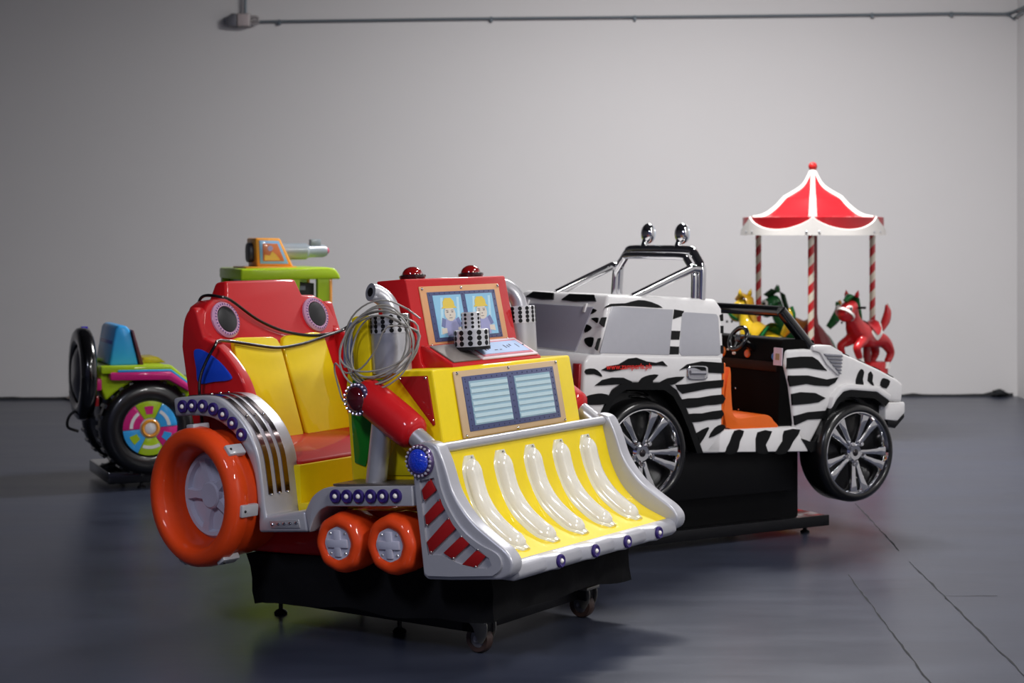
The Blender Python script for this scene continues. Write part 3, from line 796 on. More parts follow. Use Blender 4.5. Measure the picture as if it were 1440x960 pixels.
for y in (-.245, .25):
    part('window_clip', loft([[(rx(z, o), y + dy, z) for dy, z in ((-.009, 1.085), (.009, 1.085), (.009, 1.045), (-.009, 1.045))] for o in (.004, .014)]), JW, rw, bevel=.002)
for y0, y1, in ((-.02, -.30), (.05, .30)):
    part('zebra_stripe', loft([[(-.806 + .72 * (z - 1.085) - o, y, z + o * .7) for y, z in ((y0, 1.092), (y0 + (y1 - y0) * .12, 1.120), (y0 + (y1 - y0) * .85, 1.122), (y1, 1.096), (y0 + (y1 - y0) * .4, 1.088))] for o in (-.006, .005)]), JB, ht)
part('tail_lamp', box(-.968, -.945, -.44, -.385, .69, .825), mat('tail_red', '#a01014', rough=.12, coat=.9), JP, bevel=.006)
part('tail_lamp', box(-.968, -.945, .385, .44, .69, .825), mat('tail_red', '#a01014'), JP, bevel=.006)
part('rear_bumper', box(-.985, -.90, -.44, .44, .50, .58), JB, JP, bevel=.012)
# front body
fb = [(.18, .835), (.215, .74), (.245, .60), (.255, .545), (.335, .43), (.398, .529), (.456, .629), (.488, .678), (.527, .708), (.573, .718), (.738, .710), (.824, .668), (.93, .66), (.938, .748), (.90, .772), (.788, .816), (.667, .856), (.53, .898), (.30, .912), (.19, .905)]
part('front_body', prism(fb, 'xz', -.44, .44), JW, JP, bevel=.016, seg=3)
part('front_wheel_well', prism([(.40, .48), (.47, .62), (.53, .70), (.74, .70), (.83, .66), (.86, .52), (.80, .46)], 'xz', -.40, .40), JB, JP)
for s in (-1, 1):
    fl = [(.456, .629), (.488, .678), (.527, .713), (.573, .722), (.738, .714), (.824, .670), (.835, .700), (.748, .742), (.565, .752), (.515, .74), (.462, .69)]
    part('fender_flare', flip(prism(fl, 'xz', -.468, -.42), s), JW, JP, bevel=.008)
    vb = part('cowl_vent', flip(prism([(.345, .930), (.452, .932), (.529, .900), (.520, .795), (.505, .788), (.43, .84), (.385, .895), (.34, .905)], 'xz', -.452, -.36), s), JW, JP, bevel=.010)
    for k in range(6):
        z = .893 - k * .0165
        x0 = .405 + k * .0185
        part('louvre', flip(panel([(x0, -.4525, z), (.521 - k * .0012, -.4525, z - .004), (.520 - k * .0012, -.4615, z - .011), (x0 + .008, -.4615, z - .008)], .005), s), mat('louvre_grey', '#8f9098', rough=.35, metal=.3), vb)
    for k in range(3):   # moulded fins above each wheel
        part('arch_fin', flip(tube(crv([(.555 + .02 * k, -.395, .70 - .018 * k), (.61 + .02 * k, -.412, .705 - .02 * k), (.665 + .02 * k, -.395, .685 - .02 * k)], 4), .006, 8), s), GBLACK, JP)
        part('arch_fin', flip(tube(crv([(-.70 + .015 * k, -.395, .725 - .022 * k), (-.64 + .015 * k, -.415, .728 - .024 * k), (-.58 + .015 * k, -.395, .71 - .024 * k)], 4), .007, 8), s), GBLACK, JP)
    part('head_lamp', flip(prism(circ(-.33, .70, .035, 16), 'yz', .925, .945), s), mat('lamp_glass', '#c9d2da', rough=.08, coat=1), JP)
part('front_bumper', prism([(.815, .661), (.945, .664), (.948, .612), (.90, .57), (.82, .578)], 'xz', -.445, .445), JW, JP, bevel=.008)
part('bumper_guard', prism([(.84, .575), (.90, .572), (.945, .61), (.95, .59), (.89, .535), (.84, .55)], 'xz', -.44, .44), STEEL, JP, bevel=.004)
part('grille', prism([(.930, .675), (.945, .675), (.950, .74), (.936, .742)], 'xz', -.25, .25), STEEL, JP, bevel=.004)
# windshield, dash
for s in (-1, 1):
    part('windshield_post', flip(tube([(.37, -.405, .905), (.190, -.385, 1.088)], [.030, .026], 10), s), GBLACK, JP)
part('windshield_bar', tube([(.190, -.387, 1.083), (.190, .387, 1.083)], .027, 10), GBLACK, JP)
ds = part('dashboard', prism([(.168, .552), (.168, .93), (.18, .955), (.37, .955), (.37, .552)], 'xz', -.425, .425), mat('dash_black', '#080707', rough=.8, spec=.08), JP, bevel=.008)
part('dash_trim', box(.160, .170, -.40, .05, .80, .845), mat('dash_brown', '#1e0d08', rough=.6, spec=.2), ds, bevel=.003)
for y, z, h, r in ((.016, .872, '#c9702a', .026), (-.179, .873, '#c9602a', .02), (-.384, .871, '#2a6fb5', .02), (-.077, .870, '#d9d9d4', .009), (-.03, .885, '#c8c8c4', .006)):
    gg = part('gauge', lathe([(.0001, 0), (r, 0), (r, .006), (r * .8, .010), (.0001, .008)], (.169, y, z), (-1, 0, 0), 18), mat('gauge_' + h[1:], h, rough=.25, coat=.5), ds)
    if r > .025:
        part('gauge_face', lathe([(.0001, .0085), (.015, .0085), (.015, .0105), (.0001, .0105)], (.169, y, z), (-1, 0, 0), 14), mat('gauge_dark', '#4a1d10'), gg)
for y, z in ((-.10, .70), (-.02, .70), (-.13, .60)):
    part('screw', ball((.167, y, z), .006, 8, 4), CHROME, ds)
stw = part('steering_wheel', ring([(.058 + .011 * math.cos(a), .011 * math.sin(a)) for a in [2 * math.pi * k / 8 for k in range(8)]], (.07, -.225, .945), (-1, 0, .45), 30), GBLACK, JP, ang=80)
sc_ = Vector((.07, -.225, .945))
uu, vv, ww = basis((-1, 0, .45))
for a in (.3, 2.84, 4.71):
    e_ = sc_ + (uu * math.cos(a) + vv * math.sin(a)) * .056
    part('spoke', tube([tuple(sc_), tuple(e_)], .008, 8), GBLACK, stw)
part('column', tube([tuple(sc_), tuple(sc_ + Vector((.11, 0, -.05)))], .016, 10), GBLACK, stw)
part('column_hub', dome(tuple(sc_ + ww * .002), (-1, 0, .45), .02, .012, 14, 4), mat('hub_dark_grey', '#33343a', rough=.25, coat=.4), stw)
st_ = crv([(-.150, .80), (-.150, .545), (.138, .540), (.125, .575), (.10, .597), (.06, .604), (.007, .597), (-.06, .588), (-.098, .592), (-.118, .62), (-.132, .72), (-.138, .80)], 3, True)
part('seat', prism(st_, 'xz', -.445, .38), gloss('seat_orange', '#e8681a'), JP, bevel=.01, seg=3)
part('seat_strip', box(-.192, -.178, -.455, -.42, .55, .84), gloss('seat_orange', '#e8681a'), JP, bevel=.004)
# roll bar
hoop = crv([(-.245, -.338, 1.10), (-.245, -.336, 1.20), (-.245, -.332, 1.268), (-.245, -.31, 1.296), (-.245, -.265, 1.338), (-.245, -.235, 1.350), (-.245, 0, 1.352), (-.245, .235, 1.350), (-.245, .265, 1.338), (-.245, .31, 1.296), (-.245, .332, 1.268), (-.245, .336, 1.20), (-.245, .338, 1.10)], 4)
rb_ = part('roll_bar', tube(hoop, .021, 14), CHROME, JP)
part('inner_hoop', tube([(x - .032, y * .965, z - .032 if z > 1.2 else z) for x, y, z in hoop], .016, 12), CHROME, rb_)
for s in (-1, 1):
    part('brace', tube(crv([(-.245, s * .33, 1.262), (-.29, s * .328, 1.264), (-.325, s * .326, 1.252), (-.62, s * .32, 1.118)], 5), .020, 12), CHROME, rb_)
for y in (-.14, .135):
    lp = part('spot_lamp', ball((-.225, y, 1.428), (.030, .043, .050), 20, 14), CHROME, JP)
    part('lamp_lens', lathe([(.0001, 0), (.040, 0), (.042, .006), (.03, .014), (.0001, .018)], (-.213, y, 1.428), (1, 0, 0), 20), mat('lamp_glass', '#c9d2da'), lp)
    part('lamp_stalk', tube([(-.245, y, 1.352), (-.245, y, 1.375), (-.235, y, 1.40)], [.022, .014, .016], 12), CHROME, lp)
# door handle, number text
hd = part('door_handle', ring([(1.0, 0), (.84, -.004), (.82, .008), (.97, .010)], (0, 0, 0), (0, -1, 0), 28), CHROME, JP)
def superell(geo, cx, cz, hw, hh, y0):
    for v in geo.data.vertices:
        x, y, z = v.co
        q = M.inverted() @ v.co
        r = math.hypot(q.x, q.z)
        k = 1 / max(abs(q.x), abs(q.z)) * r if r else 1
        k = 1 + (k - 1) * .8
        v.co = M @ Vector((cx + q.x * k * hw, y0 + q.y, cz + q.z * k * hh))
superell(hd, -.346, .795, .058, .032, -.462)
part('handle_grip', tube([(-.388, -.470, .795), (-.304, -.470, .795)], .010, 10), mat('grip_silver', '#b9b9bf', rough=.25, metal=.6), hd)
part('handle_plate', box(-.39, -.302, -.464, -.4595, .77, .82), mat('grip_silver', '#b9b9bf'), hd)
part('web_address', text_geo('www.zamperla.ph', .042, lambda u, v: (-.842 + u * .80, -.4665, .803 + u * .022 + v * .8)), mat('red_lettering', '#d8261c', rough=.4), JP, smooth=False, label='red web address lettering')
STRIPE_LOW=[[(-0.865,0.800),(-0.827,0.818),(-0.776,0.826),(-0.725,0.852),(-0.681,0.857),(-0.628,0.842),(-0.574,0.836),(-0.539,0.844),(-0.511,0.822),(-0.556,0.825),(-0.627,0.821),(-0.679,0.817),(-0.740,0.812),(-0.766,0.801),(-0.817,0.793)],
[(-0.896,0.732),(-0.858,0.757),(-0.807,0.768),(-0.747,0.768),(-0.702,0.752),(-0.697,0.737),(-0.771,0.739),(-0.849,0.734)],
[(-0.658,0.743),(-0.650,0.766),(-0.607,0.781),(-0.558,0.783),(-0.588,0.756),(-0.592,0.743)],
[(-0.551,0.742),(-0.508,0.768),(-0.414,0.776),(-0.453,0.750),(-0.480,0.739)],
[(-0.442,0.805),(-0.403,0.831),(-0.321,0.846),(-0.196,0.841),(-0.193,0.793),(-0.291,0.796),(-0.366,0.817),(-0.411,0.813)],
[(-0.462,0.739),(-0.407,0.742),(-0.289,0.757),(-0.192,0.764),(-0.195,0.730),(-0.287,0.722),(-0.423,0.699),(-0.447,0.717)],
[(-0.422,0.674),(-0.331,0.681),(-0.193,0.697),(-0.191,0.656),(-0.283,0.648),(-0.393,0.635)],
[(-0.387,0.608),(-0.309,0.611),(-0.194,0.626),(-0.195,0.589),(-0.271,0.582),(-0.357,0.571)],
[(-0.332,0.523),(-0.269,0.549),(-0.272,0.530),(-0.311,0.475),(-0.322,0.501)],
[(-0.262,0.501),(-0.232,0.545),(-0.191,0.561),(-0.171,0.548),(-0.202,0.522)],
[(-0.944,0.682),(-0.898,0.695),(-0.855,0.698),(-0.813,0.686),(-0.823,0.654),(-0.912,0.648),(-0.947,0.654)],
[(-0.943,0.590),(-0.901,0.590),(-0.879,0.576),(-0.925,0.562),(-0.944,0.566)],
[(-0.946,0.802),(-0.904,0.806),(-0.873,0.789),(-0.861,0.771),(-0.902,0.782),(-0.945,0.781)],
[(-0.165,0.429),(-0.140,0.484),(-0.117,0.531),(-0.063,0.531),(-0.084,0.484),(-0.101,0.429)],
[(0.023,0.427),(0.011,0.459),(0.018,0.524),(0.102,0.528),(0.068,0.466),(0.086,0.427)],
[(0.128,0.426),(0.168,0.482),(0.176,0.530),(0.272,0.535),(0.232,0.481),(0.192,0.425)],
[(0.280,0.493),(0.329,0.480),(0.379,0.472),(0.343,0.426),(0.309,0.464)]]
STRIPE_FRONT=[[(0.192,0.868),(0.271,0.876),(0.344,0.877),(0.381,0.860),(0.420,0.826),(0.439,0.812),(0.365,0.818),(0.310,0.824),(0.192,0.818)],
[(0.205,0.768),(0.205,0.786),(0.321,0.788),(0.441,0.770),(0.510,0.781),(0.492,0.756),(0.452,0.738),(0.369,0.741),(0.314,0.748),(0.218,0.735)],
[(0.228,0.700),(0.280,0.709),(0.371,0.706),(0.436,0.682),(0.392,0.661),(0.328,0.654),(0.236,0.648)],
[(0.248,0.597),(0.330,0.615),(0.495,0.626),(0.469,0.594),(0.442,0.584),(0.332,0.580),(0.256,0.553)],
[(0.483,0.851),(0.529,0.852),(0.512,0.827),(0.485,0.816)],
[(0.623,0.750),(0.631,0.793),(0.653,0.822),(0.672,0.808),(0.665,0.772),(0.671,0.743)],
[(0.698,0.765),(0.701,0.801),(0.715,0.812),(0.730,0.794),(0.727,0.765),(0.743,0.737),(0.718,0.751)],
[(0.780,0.744),(0.789,0.773),(0.803,0.780),(0.842,0.766),(0.820,0.730)]]
STRIPE_UP=[[(-0.815,1.070),(-0.781,1.088),(-0.702,1.093),(-0.628,1.110),(-0.558,1.103),(-0.499,1.079),(-0.597,1.080),(-0.721,1.081),(-0.783,1.076)],
[(-0.451,1.029),(-0.436,1.074),(-0.382,1.068),(-0.395,1.045)],
[(-0.475,0.978),(-0.418,0.978),(-0.430,0.939),(-0.484,0.938)],
[(-0.492,0.909),(-0.437,0.908),(-0.444,0.874),(-0.500,0.873)],
[(-0.182,1.055),(-0.160,1.063),(-0.164,1.030),(-0.180,1.029)],
[(-0.184,1.007),(-0.167,1.007),(-0.173,0.974),(-0.190,0.974)],
[(-0.200,0.918),(-0.183,0.919),(-0.189,0.882),(-0.206,0.882)],
[(-0.837,1.027),(-0.811,1.029),(-0.830,0.986),(-0.852,1.003)],
[(-0.869,0.936),(-0.855,0.938),(-0.880,0.884),(-0.892,0.893)]]
STRIPE_REAR=[[(-0.280,1.064),(-0.332,1.057),(-0.296,1.039)],
[(-0.280,0.992),(-0.335,0.978),(-0.291,0.955)],
[(-0.306,0.930),(-0.370,0.937),(-0.374,0.895),(-0.323,0.907)],
[(-0.310,1.020),(-0.361,1.025),(-0.365,1.002),(-0.340,1.009)]]
for q in STRIPE_LOW:
    part('zebra_stripe', prism(q if len(q) >= 8 else crv(q, 2, True), 'xz', -.4645, -.455), JB, JP)
for q in STRIPE_FRONT:
    part('zebra_stripe', prism(q if len(q) >= 7 else crv(q, 2, True), 'xz', -.4445, -.435), JB, JP)
for q in STRIPE_UP:
    part('zebra_stripe', upoly(crv(q, 2, True) if len(q) > 4 else q, -.004, .008), JB, ht)
for q in STRIPE_REAR:
    part('zebra_stripe', loft([[(rx(z, o), y, z) for y, z in crv(q, 3, True)] for o in (-.006, .004)]), JB, ht)
for q in [[(.56, .889), (.585, .881), (.60, .876)], [(.66, .858), (.68, .851), (.70, .845)], [(.74, .832), (.765, .824), (.79, .815)], [(.83, .799), (.85, .791), (.87, .783)]]:   # across the hood
    V, F = [], []
    n = 12
    for j in range(n + 1):
        y = -.425 + .85 * j / n
        w = .010 * math.sin(j * 1.1 + q[0][0] * 9)
        for x, z in (q[0], q[2]):
            for dz in (-.004, .005):
                V.append((x + w, y, z - w * .32 + dz))
    for j in range(n):
        a, b = j * 4, j * 4 + 4
        F += [(a + 1, a + 3, b + 3, b + 1), (a, a + 2, b + 2, b), (a, a + 1, b + 1, b), (a + 2, a + 3, b + 3, b + 2)]
    F += [(0, 1, 3, 2), (n * 4, n * 4 + 1, n * 4 + 3, n * 4 + 2)]
    part('zebra_stripe', (V, F), JB, JP)
# wheels
def jeep_wheel(cx, cz, s):
    c = (cx, 0, cz)
    w = part('wheel', flip(ring([(.192, -.494), (.200, -.503), (.214, -.503), (.228, -.490), (.236, -.465), (.236, -.36), (.22, -.33), (.19, -.33), (.185, -.40)], c, (0, 1, 0), 56), s), mat('tyre_black', '#0a0a0b', rough=.28, coat=.3), JP, ang=60)
    rm = part('wheel_rim', flip(join(ring([(.172, -.462), (.186, -.490), (.192, -.499), (.198, -.497), (.196, -.40), (.176, -.40)], c, (0, 1, 0), 48),
                                     lathe([(.0001, -.43), (.052, -.43), (.046, -.470), (.034, -.480), (.0001, -.478)], c, (0, 1, 0), 24)), s), CHROME, w)
    part('rim_well', flip(lathe([(.0001, -.415), (.19, -.415), (.19, -.405), (.0001, -.405)], c, (0, 1, 0), 32), s), mat('rim_well_black', '#101012', rough=.4), w)  # plain black disc closing the rim behind the spokes
    part('centre_cap', flip(dome((cx, -.478, cz), (0, -1, 0), .018, .008, 16, 3), s), mat('cap_dark', '#3a3638', rough=.15, metal=.7), rm)
    for k in range(10):
        a = math.radians(9 + 36 * k + (7 if k % 2 else -7))
        d = Vector((math.cos(a), 0, math.sin(a)))
        e = Vector((-d.z, 0, d.x))
        rs = []
        for rr, hw_, y0, y1 in ((.035, .014, -.44, -.472), (.08, .0135, -.445, -.476), (.13, .0175, -.455, -.482), (.184, .027, -.465, -.490)):
            b0 = Vector(c) + d * rr
            rs.append([tuple(b0 - e * hw_ + Vector((0, y0, 0))), tuple(b0 - e * hw_ * .75 + Vector((0, y1, 0))), tuple(b0 + e * hw_ * .75 + Vector((0, y1, 0))), tuple(b0 + e * hw_ + Vector((0, y0, 0)))])
        part('rim_spoke', flip(loft(rs), s), CHROME, rm, bevel=.003)
    for k in range(5):
        a = math.radians(54 + 72 * k)
        part('lug_nut', flip(lathe([(.0001, -.45), (.014, -.45), (.013, -.486), (.008, -.492), (.0001, -.492)], (cx + .052 * math.cos(a), 0, cz + .052 * math.sin(a)), (0, 1, 0), 12), s), CHROME, rm)
for cx, cz in ((.605, .425), (-.638, .437)):
    for s in (-1, 1):
        jeep_wheel(cx, cz, s)
setM(Matrix.Identity(4))
setM(Matrix.Translation((.870, 8.585, 0)) @ Matrix.Rotation(math.radians(31), 4, 'Z') @ pitch_matrix(-3, .3))
tg = part('hang_tag', box(.130, .134, -.478, -.418, .833, .915), mat('tag_paper', '#d9c8d4', rough=.7))
tag(tg, 'pale pink paper tag hanging at the dashboard of the zebra jeep', 'tag')
pg_ = part('tag_print', box(.128, .1305, -.462, -.434, .858, .888), mat('tag_print', '#a4906e', rough=.7), tg)
setM(Matrix.Identity(4))

# ================================================================ tank ride
TK = thing('tank_ride', 'multicoloured toy tank jeep ride with lime body and grey roof gun', 'kiddie ride', (-2.216, 10.414, 0), 23)
LIME = gloss('gloss_lime', '#a9c814')
PINK = gloss('gloss_pink', '#cf1f78')
CYAN = gloss('gloss_cyan', '#37a6ea')
TORG = gloss('gloss_amber', '#e79a34')
part('base', join(box(-.22, 1.25, -.40, .22, .03, .10), box(-.05, 1.1, -.32, .12, .10, .34)), GBLACK, TK, bevel=.01)
for x, y in ((-.03, -.38), (1.15, -.38), (-.03, .2), (1.15, .2)):
    part('levelling_foot', lathe([(.0001, 0), (.025, 0), (.025, .01), (.01, .015), (.01, .04), (.0001, .04)], (x, y, 0), n=12), STEEL, TK)
body = [(-.275, .60), (-.27, .69), (.12, .69), (.245, .585), (.50, .585), (.62, .70), (1.12, .70), (1.26, .60), (1.28, .40), (1.1, .34), (.30, .34), (.26, .45), (.17, .56), (.05, .61), (-.08, .61), (-.18, .55), (-.235, .50)]
part('body', prism(body, 'xz', -.42, .22), LIME, TK, bevel=.015, seg=3)
for s, y0, y1 in ((-1, -.475, -.40), (1, .20, .275)):
    part('fender_top', prism([(-.272, .655), (-.272, .700), (.118, .697), (.250, .585), (.240, .562), (.110, .660)], 'xz', y0, y1), LIME, TK, bevel=.012)
    part('fender_trim', prism([(-.18, .664), (-.18, .676), (.118, .672), (.242, .578), (.236, .566), (.112, .660)], 'xz', y0 - .006, y1 + .006), CYAN, TK, bevel=.003)
    part('fender_stripe', prism([(-.222, .618), (-.225, .664), (.115, .662), (.236, .574), (.230, .535), (.105, .612)], 'xz', y0 - .012, y1 + .012), PINK, TK, bevel=.012, label='pink fender stripe')
part('rear_bumper', box(-.30, -.26, -.44, .24, .56, .63), PINK, TK, bevel=.012)
bl = [(-.20, .69), (-.165, .895), (-.15, .915), (-.105, .915), (-.085, .89), (-.035, .69)]
part('seat_back', prism(bl, 'xz', -.33, .12), CYAN, TK, bevel=.014, seg=3)
part('seat_shell', prism([(-.03, .69), (-.078, .89), (-.066, .89), (-.008, .69)], 'xz', -.34, .13), mat('seat_shell_dark', '#5a2230', rough=.4), TK, bevel=.004)
part('seat_panel', box(-.18, -.165, -.29, .08, .70, .83), gloss('panel_blue', '#1850b8'), TK, bevel=.01)
part('side_box', prism([(.0, .69), (.02, .72), (.10, .725), (.15, .69)], 'xz', -.20, .05), DYEL, TK, bevel=.006)
part('tail_lamp', box(-.292, -.27, -.40, -.35, .47, .53), mat('tail_red', '#a01014'), TK, bevel=.006)
part('rear_arch', box(-.24, .20, -.30, .12, .36, .60), GBLACK, TK, bevel=.01)
# spare tyre on the tail
sp = part('spare_tyre', ring([(.165, -.035), (.19, -.045), (.24, -.044), (.258, -.03), (.264, 0), (.258, .03), (.24, .04), (.165, .035)], (-.335, -.25, .645), (1, 0, 0), 40), GBLACK, TK, ang=60)
part('spare_disc', lathe([(.0001, -.05), (.10, -.05), (.15, -.03), (.167, -.01), (.167, .02), (.0001, .02)], (-.335, -.25, .645), (1, 0, 0), 32), mat('disc_grey', '#3c3c42', rough=.3, coat=.4), sp)
part('reflector', box(-.345, -.31, -.27, -.22, .896, .912), mat('reflector_blue', '#1a1ad0', rough=.1, coat=1), sp)
part('tow_hook', tube(crv([(-.30, -.25, .46), (-.40, -.25, .42), (-.42, -.25, .35), (-.36, -.25, .32)], 5), .008, 8), BLACK, TK)
# wheels
def tank_wheel(cx, s):
    yf = -.455 if s < 0 else .255
    sg = -1 if s < 0 else 1
    c = (cx, yf, .345)
    ax = (0, sg, 0)
    V, F = ring([(.15, .0), (.17, .012), (.225, .012), (.258, -.01), (.268, -.06), (.262, -.15), (.23, -.17), (.15, -.17)], c, ax, 60)
    w = part('wheel', (V, F), mat('tank_tyre', '#0c0c0e', rough=.3, coat=.4), TK, ang=60)
    part('tread_blocks', join(*[loft([[tuple(Vector(c) + Vector((math.cos(a + da), 0, math.sin(a + da))) * r + Vector((0, -sg * y_, 0))) for da, r, y_ in ((-.05, .255, .03), (.05, .255, .03), (.05, .255, .15), (-.05, .255, .15))],
                                     [tuple(Vector(c) + Vector((math.cos(a + da), 0, math.sin(a + da))) * r + Vector((0, -sg * y_, 0))) for da, r, y_ in ((-.035, .276, .035), (.035, .276, .035), (.035, .276, .145), (-.035, .276, .145))]]) for a in [2 * math.pi * k / 26 for k in range(26)]]), mat('tank_tyre', '#0c0c0e'), w, smooth=False)
    cols = [LIME, CYAN, PINK, LIME, CYAN, PINK]
    inn = [PINK, WHITE, CYAN, WHITE, LIME, WHITE]
    hb = part('hub_plate', lathe([(.0001, -.01), (.152, -.01), (.152, .012), (.0001, .012)], c, ax, 36), WHITE, w)
    for k in range(6):
        a0 = math.radians(90 - 26 - 60 * k) if sg < 0 else math.radians(90 - 26 + 60 * k)
        def arc(r0, r1, p0, p1, y0, y1, n=7):
            o = [(r1, p0 + (p1 - p0) * i / n) for i in range(n + 1)] + [(r0, p1 - (p1 - p0) * i / n) for i in range(n + 1)]
            return loft([[(cx + r * math.cos(t), yf + sg * yy, .345 + r * math.sin(t)) for r, t in o] for yy in (y0, y1)])
        sgm = part('hub_segment', arc(.058, .153, a0, a0 + math.radians(59), .008, .022), cols[k], hb, bevel=.003)
        if k % 2 == 0:
            part('segment_inset', arc(.080, .125, a0 + .3, a0 + .73, .022, .025, 4), inn[k], sgm)
        else:
            part('segment_band', arc(.098, .116, a0 + .06, a0 + .97, .022, .025), inn[k], sgm)
    part('hub_ring', ring([(.034, .02), (.050, .02), (.052, .03), (.044, .038), (.034, .034)], c, ax, 24), TORG, hb)
    part('hub_cap', dome(tuple(Vector(c) + Vector((0, sg * .022, 0))), ax, .036, .016, 20, 4), WHITE, hb)
for cx in (0, 1.0):
    for s in (-1, 1):
        tank_wheel(cx, s)
# cab with gun turret
CB = thing
for y0, y1 in ((-.30, -.255), (.165, .21)):
    part('cab_side', prism_hole([(.57, .66), (.57, 1.20), (1.105, 1.20), (1.105, .70)], [(.90, .80), (.92, 1.165), (1.03, 1.165), (1.03, .80)], 'xz', y0, y1), LIME, TK)
    part('cab_edge', prism([(1.10, .70), (1.10, 1.165), (1.118, 1.165), (1.118, .70)], 'xz', y0 - .004, y1 + .004), TORG, TK, bevel=.003)
part('cab_rear', prism_hole([(-.30, .66), (.21, .66), (.21, 1.20), (-.30, 1.20)], [(-.255, .76), (.165, .76), (.165, 1.185), (-.255, 1.185)], 'yz', .57, .60), LIME, TK)
part('cab_rear_panel', box(.605, .615, -.26, .17, .75, 1.19), mat('dark_screen', '#33323c', rough=.25, coat=.4), TK)
part('cab_inside', box(.63, 1.03, -.22, .13, .66, 1.14), mat('cab_dark', '#15130f', rough=.5), TK)
part('cab_badge', box(.94, .975, -.225, -.215, 1.10, 1.125), mat('badge_grey', '#7a7f88', rough=.4), TK)
roof = [(.562, 1.165), (.562, 1.230), (1.09, 1.236), (1.135, 1.228), (1.16, 1.195), (1.17, 1.165)]
part('cab_roof', prism(roof, 'xz', -.31, .22), LIME, TK, bevel=.012, seg=3)
tb = part('turret', prism([(.70, 1.236), (.69, 1.41), (.842, 1.408), (.925, 1.236)], 'xz', -.15, .06), TORG, TK, bevel=.012, seg=3)
part('turret_base', box(.62, .93, -.20, .11, 1.230, 1.240), TORG, tb, bevel=.004)
wf = part('turret_window', prism([(.718, 1.256), (.712, 1.396), (.832, 1.392), (.892, 1.254)], 'xz', -.156, -.148), mat('window_blue', '#7fb2dc', rough=.25, coat=.5), tb, bevel=.003)
part('turret_print', prism([(.735, 1.272), (.732, 1.378), (.822, 1.376), (.866, 1.272)], 'xz', -.160, -.155), mat('print_orange', '#c8692c', rough=.35, coat=.4), wf, bevel=.002)
part('print_patch', join(prism([(.742, 1.277), (.745, 1.31), (.775, 1.305), (.79, 1.33), (.815, 1.31), (.84, 1.277)], 'xz', -.1615, -.1595)), mat('print_amber', '#e0b040', rough=.35), wf)
part('print_patch', join(prism(circ(.778, 1.348, .016, 12), 'xz', -.1617, -.1597)), mat('print_lilac', '#a8a0c8', rough=.35), wf)
part('turret_hatch', prism(crv([(-.09, 1.275), (-.09, 1.37), (.0, 1.37), (.0, 1.275)], 4, True), 'yz', .668, .70), mat('hatch_dark', '#2d313c', rough=.4), tb, bevel=.006)
GUN = mat('gun_grey', '#8f98a0', rough=.3, coat=.5)
gu = part('gun', tube([(.86, -.045, 1.328), (.93, -.045, 1.328), (1.03, -.045, 1.328), (1.033, -.045, 1.328), (1.05, -.045, 1.328), (1.14, -.045, 1.330), (1.16, -.045, 1.331)], [.05, .05, .05, .046, .038, .038, .030], 20), GUN, TK, ang=30)
part('gun_sight', box(1.055, 1.122, -.065, -.025, 1.36, 1.402), GUN, gu, bevel=.006)
part('gun_tip', ball((1.160, -.045, 1.331), (.018, .022, .022), 14, 8), gloss('tip_magenta', '#c02050'), gu)

# ================================================================ carousel ride
CR = thing('carousel_ride', 'small red and white carousel with striped poles and pointed canopy', 'carousel', (2.115, 12.5, 0), -9.6)
CWHITE = gloss('carousel_white', '#dedad4')
MAROON = gloss('maroon', '#7c1218')
part('platform', lathe([(.0001, .05), (.50, .05), (.52, .07), (.52, .22), (.49, .25), (.0001, .25)], n=48), RED, CR, ang=50)
part('platform_skirt', lathe([(.0001, 0), (.46, 0), (.46, .05), (.0001, .05)], n=40), BLACK, CR)
part('column', lathe([(.0001, .25), (.19, .25), (.185, .45), (.165, .60), (.12, .70), (.07, .765), (.040, .80), (.032, .86), (.032, 1.46), (.0001, 1.46)], n=32), MAROON, CR, ang=60)
def stripe_mat():
    m = bpy.data.materials.new('candy_stripe')
    m.use_nodes = True
    nt = m.node_tree
    b = nt.nodes['Principled BSDF']
    tc = nt.nodes.new('ShaderNodeTexCoord')
    sx_ = nt.nodes.new('ShaderNodeSeparateXYZ')
    nt.links.new(tc.outputs['Object'], sx_.inputs[0])
    def mt(op, a, b_):
        n = nt.nodes.new('ShaderNodeMath')
        n.operation = op
        for i, v in enumerate((a, b_)):
            if isinstance(v, (int, float)): n.inputs[i].default_value = v
            elif v is not None: nt.links.new(v, n.inputs[i])
        return n.outputs[0]
    at = mt('ARCTAN2', sx_.outputs[1], sx_.outputs[0])
    t1 = mt('MULTIPLY', at, 1 / (2 * math.pi))
    t2 = mt('MULTIPLY', sx_.outputs[2], 1 / .125)
    fr = mt('FRACT', mt('SUBTRACT', t2, t1), None)
    st = mt('GREATER_THAN', fr, .5)
    mx = nt.nodes.new('ShaderNodeMix')
    mx.data_type = 'RGBA'
    nt.links.new(st, mx.inputs[0])
    mx.inputs[6].default_value = lin('#ddd3bd')
    mx.inputs[7].default_value = lin('#c01a1c')
    nt.links.new(mx.outputs[2], b.inputs['Base Color'])
    b.inputs['Roughness'].default_value = .3
    b.inputs['Coat Weight'].default_value = .5
    return m
CANDY = stripe_mat()
for x, y in ((-.012, -.43), (-.385, .215), (.415, .13)):
    po = part('striped_pole', lathe([(.0001, .25), (.021, .25), (.021, 1.44), (.0001, 1.44)], n=20), CANDY, CR)
    po.location = (x, y, 0)
cprof = crv([(.018, 1.875), (.040, 1.83), (.067, 1.785), (.105, 1.75), (.166, 1.715), (.215, 1.69), (.240, 1.670), (.285, 1.625), (.364, 1.570), (.43, 1.550), (.485, 1.545)], 3)
